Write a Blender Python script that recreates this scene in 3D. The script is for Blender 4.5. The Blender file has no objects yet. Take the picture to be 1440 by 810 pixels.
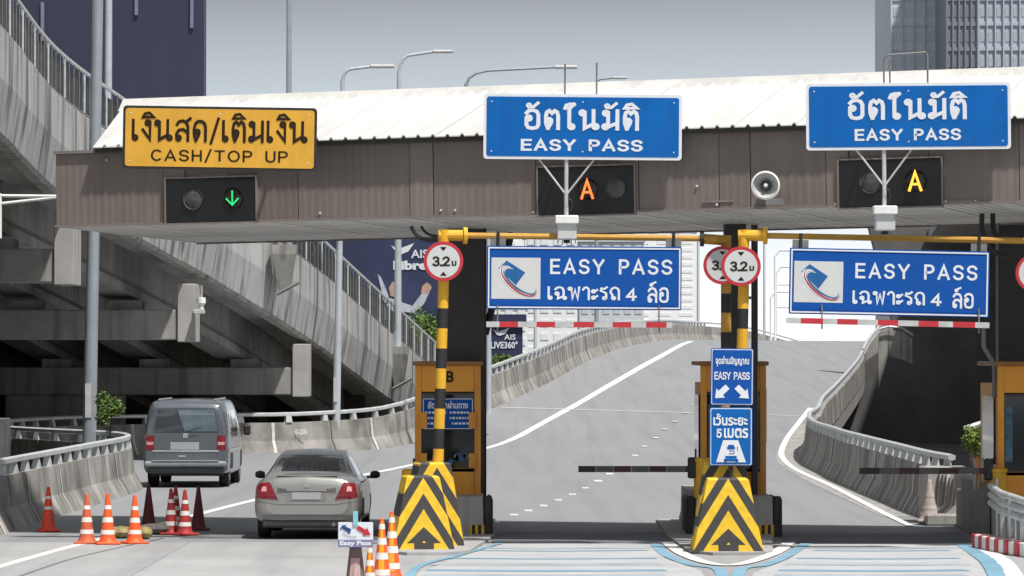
import bpy, math, random
from mathutils import Vector, Matrix
from mathutils.bvhtree import BVHTree
random.seed(7)
C = bpy.context.scene.collection
SC = bpy.context.scene
R = math.radians

# ------------------------------------------------------------------ camera, world, sun
F = 6000.0                      # focal length in photo pixels
CAMZ = 2.95
PITCH = math.atan(95.0 / F)
cd = bpy.data.cameras.new('camera'); cam = bpy.data.objects.new('camera', cd); C.objects.link(cam)
cam.location = (0, 0, CAMZ); cam.rotation_euler = (R(90) + PITCH, 0, 0)
cd.sensor_width = 36; cd.lens = 36 * F / 1440; cd.clip_start = 0.5; cd.clip_end = 6000
SC.camera = cam
SC.view_settings.view_transform = 'Standard'; SC.view_settings.look = 'None'
SC.view_settings.gamma = 1; SC.view_settings.use_curve_mapping = False
SC.view_settings.exposure = 0.42
SUN = Vector((0.28, -0.36, 0.89)).normalized()
w = bpy.data.worlds.new('World'); SC.world = w; w.use_nodes = True
nt = w.node_tree; N = nt.nodes; L = nt.links
bg = N['Background']; bg.inputs['Strength'].default_value = 0.15
sky = N.new('ShaderNodeTexSky'); sky.sky_type = 'NISHITA'; sky.sun_disc = False
sky.sun_elevation = math.asin(SUN.z); sky.sun_rotation = math.atan2(SUN.x, SUN.y)
sky.dust_density = 4; sky.air_density = 1.5
hs = N.new('ShaderNodeHueSaturation'); hs.inputs['Saturation'].default_value = 0.25
tc = N.new('ShaderNodeTexCoord'); sp = N.new('ShaderNodeSeparateXYZ'); rp = N.new('ShaderNodeValToRGB')
cl = N.new('ShaderNodeTexNoise'); cl.inputs['Scale'].default_value = 3.0; cl.inputs['Detail'].default_value = 4
mpw = N.new('ShaderNodeMapping'); mpw.inputs['Scale'].default_value = (1, 1, 5)
rp.color_ramp.elements[0].position = 0.0; rp.color_ramp.elements[0].color = (8.2, 8.5, 8.8, 1)
rp.color_ramp.elements[1].position = 0.088; rp.color_ramp.elements[1].color = (1.6, 1.75, 1.9, 1)
e = rp.color_ramp.elements.new(0.025); e.color = (6.6, 7.0, 7.4, 1)
e = rp.color_ramp.elements.new(0.06); e.color = (3.9, 4.4, 4.85, 1)
mx = N.new('ShaderNodeMixRGB'); mx.inputs[0].default_value = 0.82
m2 = N.new('ShaderNodeMixRGB'); m2.blend_type = 'MULTIPLY'; m2.inputs[0].default_value = 0.34
L.new(sky.outputs[0], hs.inputs['Color']); L.new(tc.outputs['Generated'], sp.inputs[0]); L.new(sp.outputs['Z'], rp.inputs[0])
L.new(hs.outputs[0], mx.inputs[1]); L.new(rp.outputs[0], mx.inputs[2])
L.new(tc.outputs['Generated'], mpw.inputs[0]); L.new(mpw.outputs[0], cl.inputs['Vector'])
L.new(mx.outputs[0], m2.inputs[1]); L.new(cl.outputs['Fac'], m2.inputs[2]); L.new(m2.outputs[0], bg.inputs['Color'])
sd = bpy.data.lights.new('sun', 'SUN'); sd.energy = 3.7; sd.angle = R(2.0); sd.color = (1, 0.965, 0.91)
so = bpy.data.objects.new('sun', sd); C.objects.link(so); so.location = (20, -20, 60)
so.rotation_euler = (-SUN).to_track_quat('-Z', 'Y').to_euler()

# ------------------------------------------------------------------ pixel of the photo -> point of the place
_sp, _cp = math.sin(PITCH), math.cos(PITCH)
def ray(px, py):
    a, b = (px - 720) / F, (405 - py) / F
    return Vector((a, _cp - b * _sp, _sp + b * _cp))
def W(px, py, Y):
    d = ray(px, py); t = Y / d.y
    return Vector((d.x * t, Y, CAMZ + d.z * t))
def G(px, py, z=0.0):
    d = ray(px, py); t = (z - CAMZ) / d.z
    return Vector((d.x * t, d.y * t, z))

# ------------------------------------------------------------------ materials
def lin(r, g, b):
    f = lambda c: (c / 255 / 12.92) if c / 255 <= .04045 else ((c / 255 + .055) / 1.055) ** 2.4
    return (f(r), f(g), f(b))
MAT = {}
def mat(name, col, rough=.6, metal=0, var=.18, scale=3.0, bump=0.0, streak=0.0, streak_col=(.05, .045, .04), emit=None, estr=0, coat=0,
        sscale=(2.2, 2.2, .12), slo=.5, shi=.72, fine=0.0, trans=0, spec=.5, coords='Object', rnd=0.0):
    if name in MAT: return MAT[name]
    m = bpy.data.materials.new(name); m.use_nodes = True
    n = m.node_tree.nodes; l = m.node_tree.links; p = n['Principled BSDF']
    p.inputs['Roughness'].default_value = rough; p.inputs['Metallic'].default_value = metal
    p.inputs['Coat Weight'].default_value = coat; p.inputs['Specular IOR Level'].default_value = spec
    if trans: p.inputs['Transmission Weight'].default_value = trans
    t = n.new('ShaderNodeTexCoord'); src = t.outputs[coords]
    nz = n.new('ShaderNodeTexNoise'); nz.inputs['Scale'].default_value = scale; nz.inputs['Detail'].default_value = 6
    nz.inputs['Roughness'].default_value = .62; l.new(src, nz.inputs['Vector'])
    mr = n.new('ShaderNodeMapRange'); mr.inputs['From Min'].default_value = .3; mr.inputs['From Max'].default_value = .7
    mr.inputs['To Min'].default_value = 1 - var; mr.inputs['To Max'].default_value = 1 + var * .6
    l.new(nz.outputs['Fac'], mr.inputs['Value'])
    mul = n.new('ShaderNodeVectorMath'); mul.operation = 'SCALE'; mul.inputs[0].default_value = col[:3]
    l.new(mr.outputs[0], mul.inputs['Scale']); out = mul.outputs[0]
    if rnd:
        oi = n.new('ShaderNodeObjectInfo'); mo = n.new('ShaderNodeMapRange'); mo.inputs['To Min'].default_value = 1 - rnd; mo.inputs['To Max'].default_value = 1 + rnd
        l.new(oi.outputs['Random'], mo.inputs['Value']); mv = n.new('ShaderNodeVectorMath'); mv.operation = 'SCALE'
        l.new(out, mv.inputs[0]); l.new(mo.outputs[0], mv.inputs['Scale']); out = mv.outputs[0]
    if fine:
        nf = n.new('ShaderNodeTexNoise'); nf.inputs['Scale'].default_value = 40; nf.inputs['Detail'].default_value = 3
        l.new(src, nf.inputs['Vector']); mf = n.new('ShaderNodeMapRange')
        mf.inputs['From Min'].default_value = .3; mf.inputs['From Max'].default_value = .7
        mf.inputs['To Min'].default_value = 1 - fine; mf.inputs['To Max'].default_value = 1 + fine
        l.new(nf.outputs['Fac'], mf.inputs['Value']); mm = n.new('ShaderNodeVectorMath'); mm.operation = 'SCALE'
        l.new(out, mm.inputs[0]); l.new(mf.outputs[0], mm.inputs['Scale']); out = mm.outputs[0]
    if streak:
        mp = n.new('ShaderNodeMapping'); mp.inputs['Scale'].default_value = sscale; l.new(src, mp.inputs[0])
        ns = n.new('ShaderNodeTexNoise'); ns.inputs['Scale'].default_value = 1.6; ns.inputs['Detail'].default_value = 5
        l.new(mp.outputs[0], ns.inputs['Vector']); ms = n.new('ShaderNodeMapRange')
        ms.inputs['From Min'].default_value = slo; ms.inputs['From Max'].default_value = shi; ms.inputs['To Max'].default_value = streak
        l.new(ns.outputs['Fac'], ms.inputs['Value']); mi = n.new('ShaderNodeMixRGB'); mi.inputs[2].default_value = (*streak_col, 1)
        l.new(ms.outputs[0], mi.inputs[0]); l.new(out, mi.inputs[1]); out = mi.outputs[0]
    l.new(out, p.inputs['Base Color'])
    if bump:
        nb = n.new('ShaderNodeTexNoise'); nb.inputs['Scale'].default_value = 25; nb.inputs['Detail'].default_value = 4
        l.new(src, nb.inputs['Vector']); bp = n.new('ShaderNodeBump'); bp.inputs['Strength'].default_value = bump
        bp.inputs['Distance'].default_value = .01; l.new(nb.outputs['Fac'], bp.inputs['Height']); l.new(bp.outputs[0], p.inputs['Normal'])
    if emit:
        p.inputs['Emission Color'].default_value = (*emit, 1); p.inputs['Emission Strength'].default_value = estr
    MAT[name] = m; return m

asphalt = mat('asphalt', (.262, .268, .282), .85, var=.045, scale=.12, bump=.25, streak=.26, streak_col=(.135, .137, .145), sscale=(1.3, .03, 1), slo=.46, shi=.72, fine=.07, spec=.25)
plaza = mat('plaza_concrete', (.37, .37, .375), .85, var=.10, scale=.5, bump=.2, streak=.45, streak_col=(.20, .20, .21), sscale=(1.0, .06, 1), slo=.45, shi=.75, fine=.08, spec=.3, rnd=.05)
shadow_band = mat('canopy_shadow_tone', (.15, .155, .18), .8, var=.3, scale=.8, fine=.15, spec=.3)  # road colour darkened as the canopy's shadow
soil = mat('soil', (.10, .10, .09), .95, var=.4, scale=.3)
concrete = mat('concrete', (.36, .35, .33), .85, var=.22, scale=1.6, bump=.3, streak=.75, streak_col=(.075, .07, .065), fine=.1)
parapet_m = mat('parapet_concrete', (.34, .325, .305), .9, var=.3, scale=1.3, bump=.4, streak=.8, streak_col=(.08, .072, .062), sscale=(.9, .9, .5), slo=.42, shi=.70, fine=.14, rnd=.16)
fascia_c = mat('viaduct_concrete', (.44, .44, .44), .85, var=.14, scale=.9, bump=.2, streak=.85, streak_col=(.10, .095, .09), sscale=(1.5, 1.5, .10), slo=.50, shi=.64, fine=.06, rnd=.10)
under_c = mat('viaduct_under_concrete', (.34, .33, .315), .9, var=.25, scale=.8, streak=.5, streak_col=(.08, .075, .07), fine=.08)
pier_c = mat('pier_concrete', (.40, .39, .375), .85, var=.2, scale=1.2, streak=.5, streak_col=(.12, .11, .10), fine=.08)
white_joint = mat('joint_mortar', (.66, .64, .60), .8, var=.3, scale=5)
galv = mat('galvanised_steel', (.60, .62, .63), .5, metal=.35, var=.2, scale=4)
galv_dark = mat('dull_steel', (.23, .23, .225), .6, metal=.3, var=.3, scale=3)
pole_m = mat('pole_steel', (.36, .40, .44), .45, metal=.3, var=.12, scale=2, streak=.3, streak_col=(.2, .22, .24))
pole_light = mat('pale_pole_steel', (.50, .54, .58), .5, metal=.2, var=.12, scale=2)
clad = mat('brown_cladding', (.228, .190, .172), .5, metal=.15, var=.16, scale=.7, streak=.4, streak_col=(.13, .115, .107), sscale=(3.5, 1, .15), slo=.42, shi=.75, fine=.04)
clad_rib = mat('brown_cladding_rib', (.25, .212, .193), .5, metal=.15, var=.14, scale=2)
soffit_m = mat('soffit_strip', (.88, .87, .85), .6, rnd=.08, var=.15, scale=1.5, streak=.4, streak_col=(.2, .19, .18), sscale=(1, .3, 1))
soffit_gap = mat('soffit_gap', (.03, .028, .027), .9)
roof_w = mat('white_roof_sheet', (.62, .615, .60), .6, var=.06, scale=.6, rnd=.05, spec=.2, streak=.5, streak_col=(.40, .385, .36), sscale=(1.2, .25, .25), slo=.5, shi=.8)
eave_m = mat('dark_eave', (.04, .038, .036), .7)
blk = mat('black_paint', (.022, .022, .024), .55, var=.25, scale=5)
blk_gloss = mat('black_glass', (.008, .009, .01), .12, var=.1)
col_m = mat('dark_column_steel', (.038, .035, .034), .45, metal=.2, var=.25, scale=2)
yel = mat('yellow_paint', (.78, .43, .025), .5, var=.12, scale=4, streak=.25, streak_col=(.35, .2, .03), fine=.05)
yel_dull = mat('ochre_pipe_paint', (.56, .30, .045), .5, var=.15, scale=3)
red = mat('red_paint', (.52, .03, .045), .5, var=.15, scale=5)
red_shaded = mat('shaded_red_paint', (.05, .012, .016), .5, var=.2, scale=5)  # gate arm red with the canopy's shade mixed in
white = mat('white_paint', (.80, .80, .79), .5, var=.08, scale=4, fine=.03)
white_dull = mat('weathered_white_paint', (.52, .52, .52), .6, var=.2, scale=4)
sign_blue = mat('sign_blue', (.005, .125, .44), .55, spec=.15, streak=.22, streak_col=(.03, .09, .24), sscale=(4, 1, .5), var=.14, scale=1.4, fine=.02)
sign_blue2 = mat('sign_blue_dark', (.008, .085, .37), .55, spec=.15, var=.08, scale=1.4, fine=.02)
sign_yel = mat('sign_yellow', (.74, .40, .055), .5, spec=.2, var=.12, scale=1.6, streak=.2, streak_col=(.45, .26, .05), sscale=(4, 1, .4))
sign_white = mat('sign_white', (.74, .77, .83), .4, var=.06, scale=6)
print_black = mat('print_brown_black', (.03, .018, .012), .55, spec=.15)
sign_grey = mat('sign_pale_grey', (.62, .63, .63), .4, var=.05)
print_grey = mat('print_grey', (.30, .31, .34), .5)
logo_blue = mat('logo_blue', (.012, .12, .33), .4)
logo_dark = mat('logo_dark_blue', (.02, .07, .22), .4)
booth_m = mat('booth_ochre', (.86, .36, .03), .4, var=.12, scale=2, streak=.3, streak_col=(.25, .1, .015))
booth_dark = mat('booth_dark_frame', (.05, .03, .02), .5)
glass_dark = mat('dark_window_glass', (.02, .025, .03), .05, var=.3, scale=6)
glass_blue = mat('cabin_interior', (.05, .14, .22), .3, var=.6, scale=7)
orange = mat('cone_orange', (.83, .115, .022), .5, var=.14, scale=6, fine=.08)
orange2 = mat('cone_yellow_orange', (.95, .38, .02), .45, var=.1, scale=6)
cone_red = mat('cone_red', (.80, .07, .03), .5, var=.15, scale=6)
band_w = mat('reflective_band', (.80, .77, .72), .4, var=.15, scale=9)
rubber = mat('black_rubber', (.04, .04, .043), .75, var=.3, scale=5)
car_m = mat('champagne_car_paint', (.35, .345, .335), .28, metal=.55, var=.04, scale=1.2, coat=.6)
van_m = mat('grey_blue_van_paint', (.135, .155, .175), .28, metal=.45, var=.05, scale=1.2, coat=.7)
van_trim = mat('van_chrome', (.6, .62, .64), .25, metal=.7)
lamp_red = mat('tail_lamp_red', (.20, .006, .014), .15, var=.2, scale=9, coat=.8)
lamp_clear = mat('tail_lamp_clear', (.62, .32, .32), .15, coat=.8)
plate_m = mat('plate_white', (.40, .41, .42), .5, var=.1, scale=9)
car_glass = mat('car_glass', (.012, .018, .03), .16, var=.0, coat=1, spec=.8)
car_glass2 = mat('car_glass_tint', (.10, .14, .17), .06, var=.2, coat=1, spec=.8)
tyre_m = mat('tyre', (.018, .018, .019), .85, var=.2, scale=9)
rim_m = mat('rim', (.42, .43, .44), .35, metal=.7)
line_w = mat('road_paint_white', (.74, .74, .73), .6, var=.22, scale=1.4, fine=.14)
line_b = mat('road_paint_blue', (.20, .38, .50), .6, var=.2, scale=1.1, fine=.14)
line_wash = mat('road_paint_worn_white', (.47, .48, .495), .6, var=.14, scale=.8, fine=.12, streak=.4, streak_col=(.40, .41, .43), sscale=(.7, .5, 1))
leaf = mat('leaf_green', (.075, .15, .03), .6, var=.5, scale=2.5)
leaf2 = mat('leaf_light_green', (.17, .26, .06), .6, var=.4, scale=2.5)
bark = mat('bark', (.13, .1, .075), .9, var=.3, scale=6)
navy = mat('navy_wrap', (.036, .039, .080), .5, var=.15, scale=.05, streak=.4, streak_col=(.05, .05, .11), sscale=(.35, .35, .02))
navy2 = mat('navy_billboard', (.03, .04, .10), .5, var=.35, scale=.12, streak=.4, streak_col=(.10, .14, .30), sscale=(.1, .1, .1))
tower_a = mat('tower_pale_blue_grey', (.62, .68, .75), .6, var=.1, scale=.1)
tower_b = mat('tower_dark_grey', (.24, .265, .31), .4, var=.2, scale=.1)
tower_c = mat('tower_mid_grey', (.46, .50, .57), .5, var=.1, scale=.1)
facade_w = mat('pale_facade', (.86, .87, .89), .6, var=.08, scale=.1)  # distance haze mixed into these facade and pane colours, also on far poles
facade_g = mat('grey_facade', (.60, .63, .68), .6, var=.1, scale=.1)
facade_p = mat('pale_pane', (.79, .82, .86), .5, var=.1)
facade_q = mat('pale_blue_pane', (.55, .59, .65), .5, var=.1)
pane_g = mat('pane_grey', (.18, .22, .26), .15, var=.2, scale=.3)
skin = mat('skin_print', (.55, .33, .26), .5)
shirt = mat('shirt_print', (.50, .53, .62), .5, var=.2)
led_green = mat('led_green', (.02, .3, .1), .4, emit=(.03, 1, .28), estr=.55)
led_orange = mat('led_orange', (.4, .1, .02), .4, emit=(1, .19, .04), estr=1.3)
led_amber = mat('led_amber', (.5, .2, .02), .4, emit=(1, .42, .04), estr=1.7)
lens_off = mat('lens_off', (.085, .085, .09), .25, var=.3, scale=15)
amber = mat('amber_beacon', (.9, .38, .02), .3)
sticker = mat('sticker_blue', (.02, .06, .22), .5)
clip_m = mat('turquoise_clip', (.25, .6, .68), .5)

# ------------------------------------------------------------------ mesh building
class MB:
    def __init__(s): s.v = []; s.f = []; s.m = []; s.cur = 0; s.smooth = False
    def add(s, vs, fs, mi=None):
        b = len(s.v); s.v += [Vector(v) for v in vs]
        s.f += [tuple(i + b for i in f) for f in fs]; s.m += [s.cur if mi is None else mi] * len(fs); return s
    def box(s, c, d, M=None, mi=None, bev=0):
        x, y, z = d[0] / 2, d[1] / 2, d[2] / 2; c = Vector(c)
        if bev:
            return s.bevbox(c, (x, y, z), min(bev, x * .9, y * .9, z * .9), M, mi)
        vs = [Vector((a * x, b * y, e * z)) for a in (-1, 1) for b in (-1, 1) for e in (-1, 1)]
        if M: vs = [M @ v for v in vs]
        return s.add([c + v for v in vs], [(0, 1, 3, 2), (4, 6, 7, 5), (0, 4, 5, 1), (2, 3, 7, 6), (0, 2, 6, 4), (1, 5, 7, 3)], mi)
    def bevbox(s, c, h, b, M, mi):
        x, y, z = h; vs = []; idx = {}
        for a in (-1, 1):
            for d in (-1, 1):
                for e_ in (-1, 1):
                    for k, v in enumerate(((a * x, d * (y - b), e_ * (z - b)), (a * (x - b), d * y, e_ * (z - b)), (a * (x - b), d * (y - b), e_ * z))):
                        idx[(a, d, e_, k)] = len(vs); vs.append(Vector(v))
        fs = []
        for a in (-1, 1):
            fs.append([idx[(a, -1, -1, 0)], idx[(a, 1, -1, 0)], idx[(a, 1, 1, 0)], idx[(a, -1, 1, 0)]][::a])
            fs.append([idx[(-1, a, -1, 1)], idx[(-1, a, 1, 1)], idx[(1, a, 1, 1)], idx[(1, a, -1, 1)]][::a])
            fs.append([idx[(-1, -1, a, 2)], idx[(1, -1, a, 2)], idx[(1, 1, a, 2)], idx[(-1, 1, a, 2)]][::a])
        for a in (-1, 1):
            for d in (-1, 1):
                fs.append([idx[(a, d, -1, 0)], idx[(a, d, 1, 0)], idx[(a, d, 1, 1)], idx[(a, d, -1, 1)]])
                fs.append([idx[(a, -1, d, 0)], idx[(a, 1, d, 0)], idx[(a, 1, d, 2)], idx[(a, -1, d, 2)]])
                fs.append([idx[(-1, a, d, 1)], idx[(1, a, d, 1)], idx[(1, a, d, 2)], idx[(-1, a, d, 2)]])
                for e_ in (-1, 1): fs.append([idx[(a, d, e_, 0)], idx[(a, d, e_, 1)], idx[(a, d, e_, 2)]])
        if M: vs = [M @ v for v in vs]
        return s.add([c + v for v in vs], fs, mi)
    def tube(s, p0, p1, r0, r1=None, n=10, mi=None, cap=True):
        p0, p1 = Vector(p0), Vector(p1); r1 = r0 if r1 is None else r1
        q = (p1 - p0).to_track_quat('Z', 'Y'); vs = []
        for p, r in ((p0, r0), (p1, r1)):
            vs += [p + q @ Vector((math.cos(6.28318 * i / n) * r, math.sin(6.28318 * i / n) * r, 0)) for i in range(n)]
        fs = [(i, (i + 1) % n, n + (i + 1) % n, n + i) for i in range(n)]
        if cap: fs += [tuple(range(n))[::-1], tuple(range(n, 2 * n))]
        return s.add(vs, fs, mi)
    def path(s, pts, r, n=8, mi=None):
        for a, b in zip(pts, pts[1:]): s.tube(a, b, r, n=n, mi=mi)
        return s
    def lathe(s, prof, n=20, c=(0, 0, 0), M=None, mi=None):
        vs = [Vector((r * math.cos(6.28318 * i / n), r * math.sin(6.28318 * i / n), z)) for r, z in prof for i in range(n)]
        if M: vs = [M @ v for v in vs]
        vs = [v + Vector(c) for v in vs]; fs = []
        for k in range(len(prof) - 1):
            for i in range(n): fs.append((k * n + i, k * n + (i + 1) % n, (k + 1) * n + (i + 1) % n, (k + 1) * n + i))
        return s.add(vs, fs, mi)
    def prism(s, poly, y0, y1, mi=None):          # poly in x,z; extruded along y
        n = len(poly)
        vs = [(x, y0, z) for x, z in poly] + [(x, y1, z) for x, z in poly]
        fs = [tuple(range(n)), tuple(range(n, 2 * n))[::-1]] + [(i, n + i, n + (i + 1) % n, (i + 1) % n) for i in range(n)]
        return s.add(vs, fs, mi)
    def loft(s, rings, mi=None, closed=False, cap=True):
        n = len(rings[0]); vs = [p for r_ in rings for p in r_]; fs = []
        for k in range(len(rings) - 1):
            for i in range(n if closed else n - 1):
                fs.append((k * n + i, k * n + (i + 1) % n, (k + 1) * n + (i + 1) % n, (k + 1) * n + i))
        if cap and closed: fs += [tuple(range(n))[::-1], tuple(range((len(rings) - 1) * n, len(rings) * n))]
        return s.add(vs, fs, mi)
    def mesh(s, name, mats):
        me = bpy.data.meshes.new(name); me.from_pydata([tuple(v) for v in s.v], [], s.f)
        for m in (mats if isinstance(mats, (list, tuple)) else [mats]): me.materials.append(m)
        if len(me.materials) > 1: me.polygons.foreach_set('material_index', s.m)
        if s.smooth:
            me.polygons.foreach_set('use_smooth', [True] * len(me.polygons))
            me.set_sharp_from_angle(angle=R(40))
        me.validate(); me.update(); return me
    def build(s, name, mats, parent=None, org=None):
        if org is not None:
            o_ = Vector(org); s.v = [v - o_ for v in s.v]
        o = bpy.data.objects.new(name, s.mesh(name, mats)); C.objects.link(o)
        if parent: o.parent = parent
        return o
def tag(o, label=None, cat=None, group=None, kind=None):
    if label: o['label'] = label
    if cat: o['category'] = cat
    if group: o['group'] = group
    if kind: o['kind'] = kind
    return o
def thing(name, label, cat, loc=(0, 0, 0), rotz=0, group=None, rot=None):
    o = bpy.data.objects.new(name, None); C.objects.link(o); o.location = loc
    o.rotation_euler = rot if rot else (0, 0, rotz); o.empty_display_size = .2
    return tag(o, label, cat, group)
def copy_tree(o, parent=None):
    c = o.copy(); C.objects.link(c); c.parent = parent
    for ch in list(o.children): copy_tree(ch, c)
    return c
def inst(me, name, parent, loc=(0, 0, 0), rot=(0, 0, 0), scale=None):
    o = bpy.data.objects.new(name, me); C.objects.link(o); o.parent = parent; o.location = loc; o.rotation_euler = rot
    if scale: o.scale = scale
    return o
def cr(pts, sub):                                   # Catmull-Rom through tuples
    out = []; n = len(pts)
    for i in range(n - 1):
        p0, p1, p2, p3 = pts[max(i - 1, 0)], pts[i], pts[i + 1], pts[min(i + 2, n - 1)]
        for k in range(sub):
            t = k / sub
            out.append(tuple(.5 * ((2 * b) + (c - a) * t + (2 * a - 5 * b + 4 * c - d) * t * t + (-a + 3 * b - 3 * c + d) * t ** 3) for a, b, c, d in zip(p0, p1, p2, p3)))
    out.append(tuple(pts[-1])); return out

# ------------------------------------------------------------------ lettering
def arc(cx, cy, rx, ry, a0, a1, n=10):
    return [(cx + rx * math.cos(R(a0 + (a1 - a0) * i / n)), cy + ry * math.sin(R(a0 + (a1 - a0) * i / n))) for i in range(n + 1)]
GL = {
 'E': (.56, [[(.56, 0), (0, 0), (0, 1), (.55, 1)], [(0, .52), (.5, .52)]]),
 'A': (.72, [[(0, 0), (.36, 1), (.72, 0)], [(.13, .30), (.59, .30)]]),
 'S': (.60, [arc(.30, .755, .29, .245, 15, 270) + arc(.30, .255, .30, .255, 90, -165)[1:]]),
 'Y': (.68, [[(0, 1), (.34, .45), (.68, 1)], [(.34, .45), (.34, 0)]]),
 'P': (.57, [[(0, 0), (0, 1), (.30, 1)] + arc(.30, .735, .27, .265, 90, -90)[1:] + [(.10, .47)]]),
 'C': (.66, [arc(.36, .5, .36, .5, 48, 312, 16)]),
 'H': (.60, [[(0, 0), (0, 1)], [(.6, 0), (.6, 1)], [(0, .52), (.6, .52)]]),
 'T': (.64, [[(0, 1), (.64, 1)], [(.32, 1), (.32, 0)]]),
 'O': (.76, [arc(.38, .5, .38, .5, 90, 450, 22)]),
 'U': (.60, [[(0, 1), (0, .30)] + arc(.30, .30, .30, .30, 180, 360)[1:] + [(.6, 1)]]),
 '/': (.38, [[(0, -.12), (.38, 1.12)]]),
 '3': (.52, [arc(.25, .745, .25, .255, 150, -90) , arc(.25, .245, .27, .265, 90, -155)]),
 '2': (.54, [arc(.26, .72, .26, .28, 165, -35, 12) + [(0, 0), (.54, 0)]]),
 '4': (.56, [[(.42, 0), (.42, 1), (0, .30)], [(0, .30), (.58, .30)]]),
 '5': (.54, [[(.5, 1), (.08, 1), (.04, .52)] + arc(.25, .34, .28, .32, 110, -150, 12)]),
 '.': (.08, [[(.0, .0), (.10, .0)]]),
 'B': (.56, [[(0, 0), (0, 1), (.28, 1)] + arc(.28, .76, .24, .24, 90, -90)[1:] + [(.1, .52)], [(.1, .50), (.3, .50)] + arc(.3, .26, .26, .25, 90, -90)[1:] + [(0.1, 0)]]),
 ' ': (.42, []),
}
lp = lambda x, y, r_=.105: arc(x, y, r_, r_, 0, 360, 10)
TH = {
 'เ': (.22, [[(0, 1), (0, .12)], lp(.105, .11)]),
 'ง': (.42, [lp(.28, .87), [(.40, .92), (.40, .03), (.02, .52)]]),
 'น': (.82, [lp(.10, .87), [(.21, .90), (.21, .03), (.62, .26)], [(.64, 1), (.64, .14)], lp(.74, .12)]),
 'ม': (.68, [lp(.10, .87), [(.21, .90), (.21, .12)], lp(.08, .12), [(.19, .10), (.60, .30)], [(.66, 1), (.66, 0)]]),
 'ด': (.64, [[(.12, 0), (.03, .30), (.02, .62), (.08, .86), (.22, .98), (.42, .98), (.56, .88), (.62, .68), (.62, 0)], lp(.18, .44, .10), [(.29, .42), (.27, .30), (.13, .02)]]),
 'ต': (.64, [[(.12, 0), (.03, .30), (.02, .66), (.07, .90), (.19, .98), (.32, .84), (.45, .98), (.57, .90), (.62, .68), (.62, 0)], lp(.18, .44, .10), [(.29, .42), (.27, .30), (.13, .02)]]),
 'ถ': (.64, [lp(.25, .11), [(.14, .12), (.16, .40), (.03, .56), (.05, .76), (.16, .93), (.34, 1), (.52, .93), (.62, .74), (.62, 0)]]),
 'ส': (.66, [[(.04, .80), (.14, .95), (.34, 1), (.52, .92), (.62, .70), (.62, 0)], [(.60, .40), (.36, .56), (.14, .52), (.02, .34), (.03, .14)], lp(.13, .12), [(.50, .93), (.74, 1.12)]]),
 'ล': (.64, [[(.04, .80), (.14, .95), (.34, 1), (.52, .92), (.62, .70), (.62, 0)], [(.60, .40), (.36, .56), (.14, .52), (.02, .34), (.03, .14)], lp(.13, .12)]),
 'อ': (.64, [[(.04, .84), (.15, .97), (.36, 1), (.54, .93), (.62, .75), (.62, .2), (.54, .05), (.33, 0), (.12, .05), (.04, .2), (.04, .56)], lp(.15, .56)]),
 'โ': (.42, [[(.0, 1.12), (.06, 1.28), (.22, 1.34), (.42, 1.34)], [(.42, 1.34), (.20, 1.10), (.20, .12)], lp(.31, .11)]),
 'ฉ': (.76, [[(.04, .82), (.16, .96), (.36, 1), (.54, .92), (.62, .72), (.62, .12)], lp(.70, .10, .09), lp(.15, .46), [(.25, .44), (.22, .04), (.60, .24)]]),
 'พ': (.78, [lp(.10, .87), [(.20, .88), (.26, .0), (.45, .78), (.64, .0), (.74, 1)]]),
 'า': (.44, [[(.02, .80), (.12, .96), (.28, 1), (.40, .88), (.43, .70), (.43, 0)]]),
 'ะ': (.36, [lp(.10, .66), [(.21, .66), (.36, .80)], lp(.10, .14), [(.21, .14), (.36, .28)]]),
 'ร': (.48, [[(.46, 1.02), (.30, .88), (.08, .92), (.04, .72), (.28, .60), (.42, .48), (.42, .12)], lp(.31, .11)]),
}
MK = {'ิ': [[(.02, 1.15), (.12, 1.33), (.36, 1.38), (.60, 1.16), (.02, 1.15)]], 'ั': [lp(.16, 1.26, .075), [(.16, 1.17), (.36, 1.17), (.60, 1.40)]], '้': [lp(.22, 1.24, .07), [(.30, 1.22), (.36, 1.36), (.56, 1.44)]]}
def thai_text(txt, t=.13, gap=.20):
    mb = MB(); x = 0; prev = 0; k = 0
    for ch in txt:
        if ch in MK:
            for s_ in MK[ch]: ribbon(mb, [(a + prev - (0 if True else 0), b) for a, b in s_], t * .85, -.001 * (k % 7)); k += 1
            continue
        wd, st = (TH.get(ch) or GL[ch]); prev = x
        for s_ in st: ribbon(mb, [(a + x, b) for a, b in s_], t, -.001 * (k % 7)); k += 1
        x += wd + gap
    return mb
def ribbon(mb, pts, t, y=0):
    P = [Vector((a, 0, b)) for a, b in pts]; n = len(P); closed = n > 3 and (P[0] - P[-1]).length < 1e-4; Lf = []; Rt = []
    for i in range(n):
        if closed:
            d0 = (P[i] - P[i - 1 if i else n - 2]).normalized(); d1 = (P[(i + 1) if i < n - 1 else 1] - P[i]).normalized()
        else:
            d0 = (P[i] - P[i - 1]).normalized() if i else None; d1 = (P[i + 1] - P[i]).normalized() if i < n - 1 else None
        d0 = d0 or d1; d1 = d1 or d0
        n0 = Vector((-d0.z, 0, d0.x)); n1 = Vector((-d1.z, 0, d1.x)); m = n0 + n1
        m = n0 if m.length < .2 else m.normalized()
        k = t / 2 / max(m.dot(n0), .42); p = P[i].copy()
        if not closed and i == 0: p -= d1 * t / 2 * .9
        if not closed and i == n - 1: p += d0 * t / 2 * .9
        Lf.append(p + m * k + Vector((0, y, 0))); Rt.append(p - m * k + Vector((0, y, 0)))
    mb.add(Lf + Rt, [(i, i + 1, n + i + 1, n + i) for i in range(n - 1)])
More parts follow.
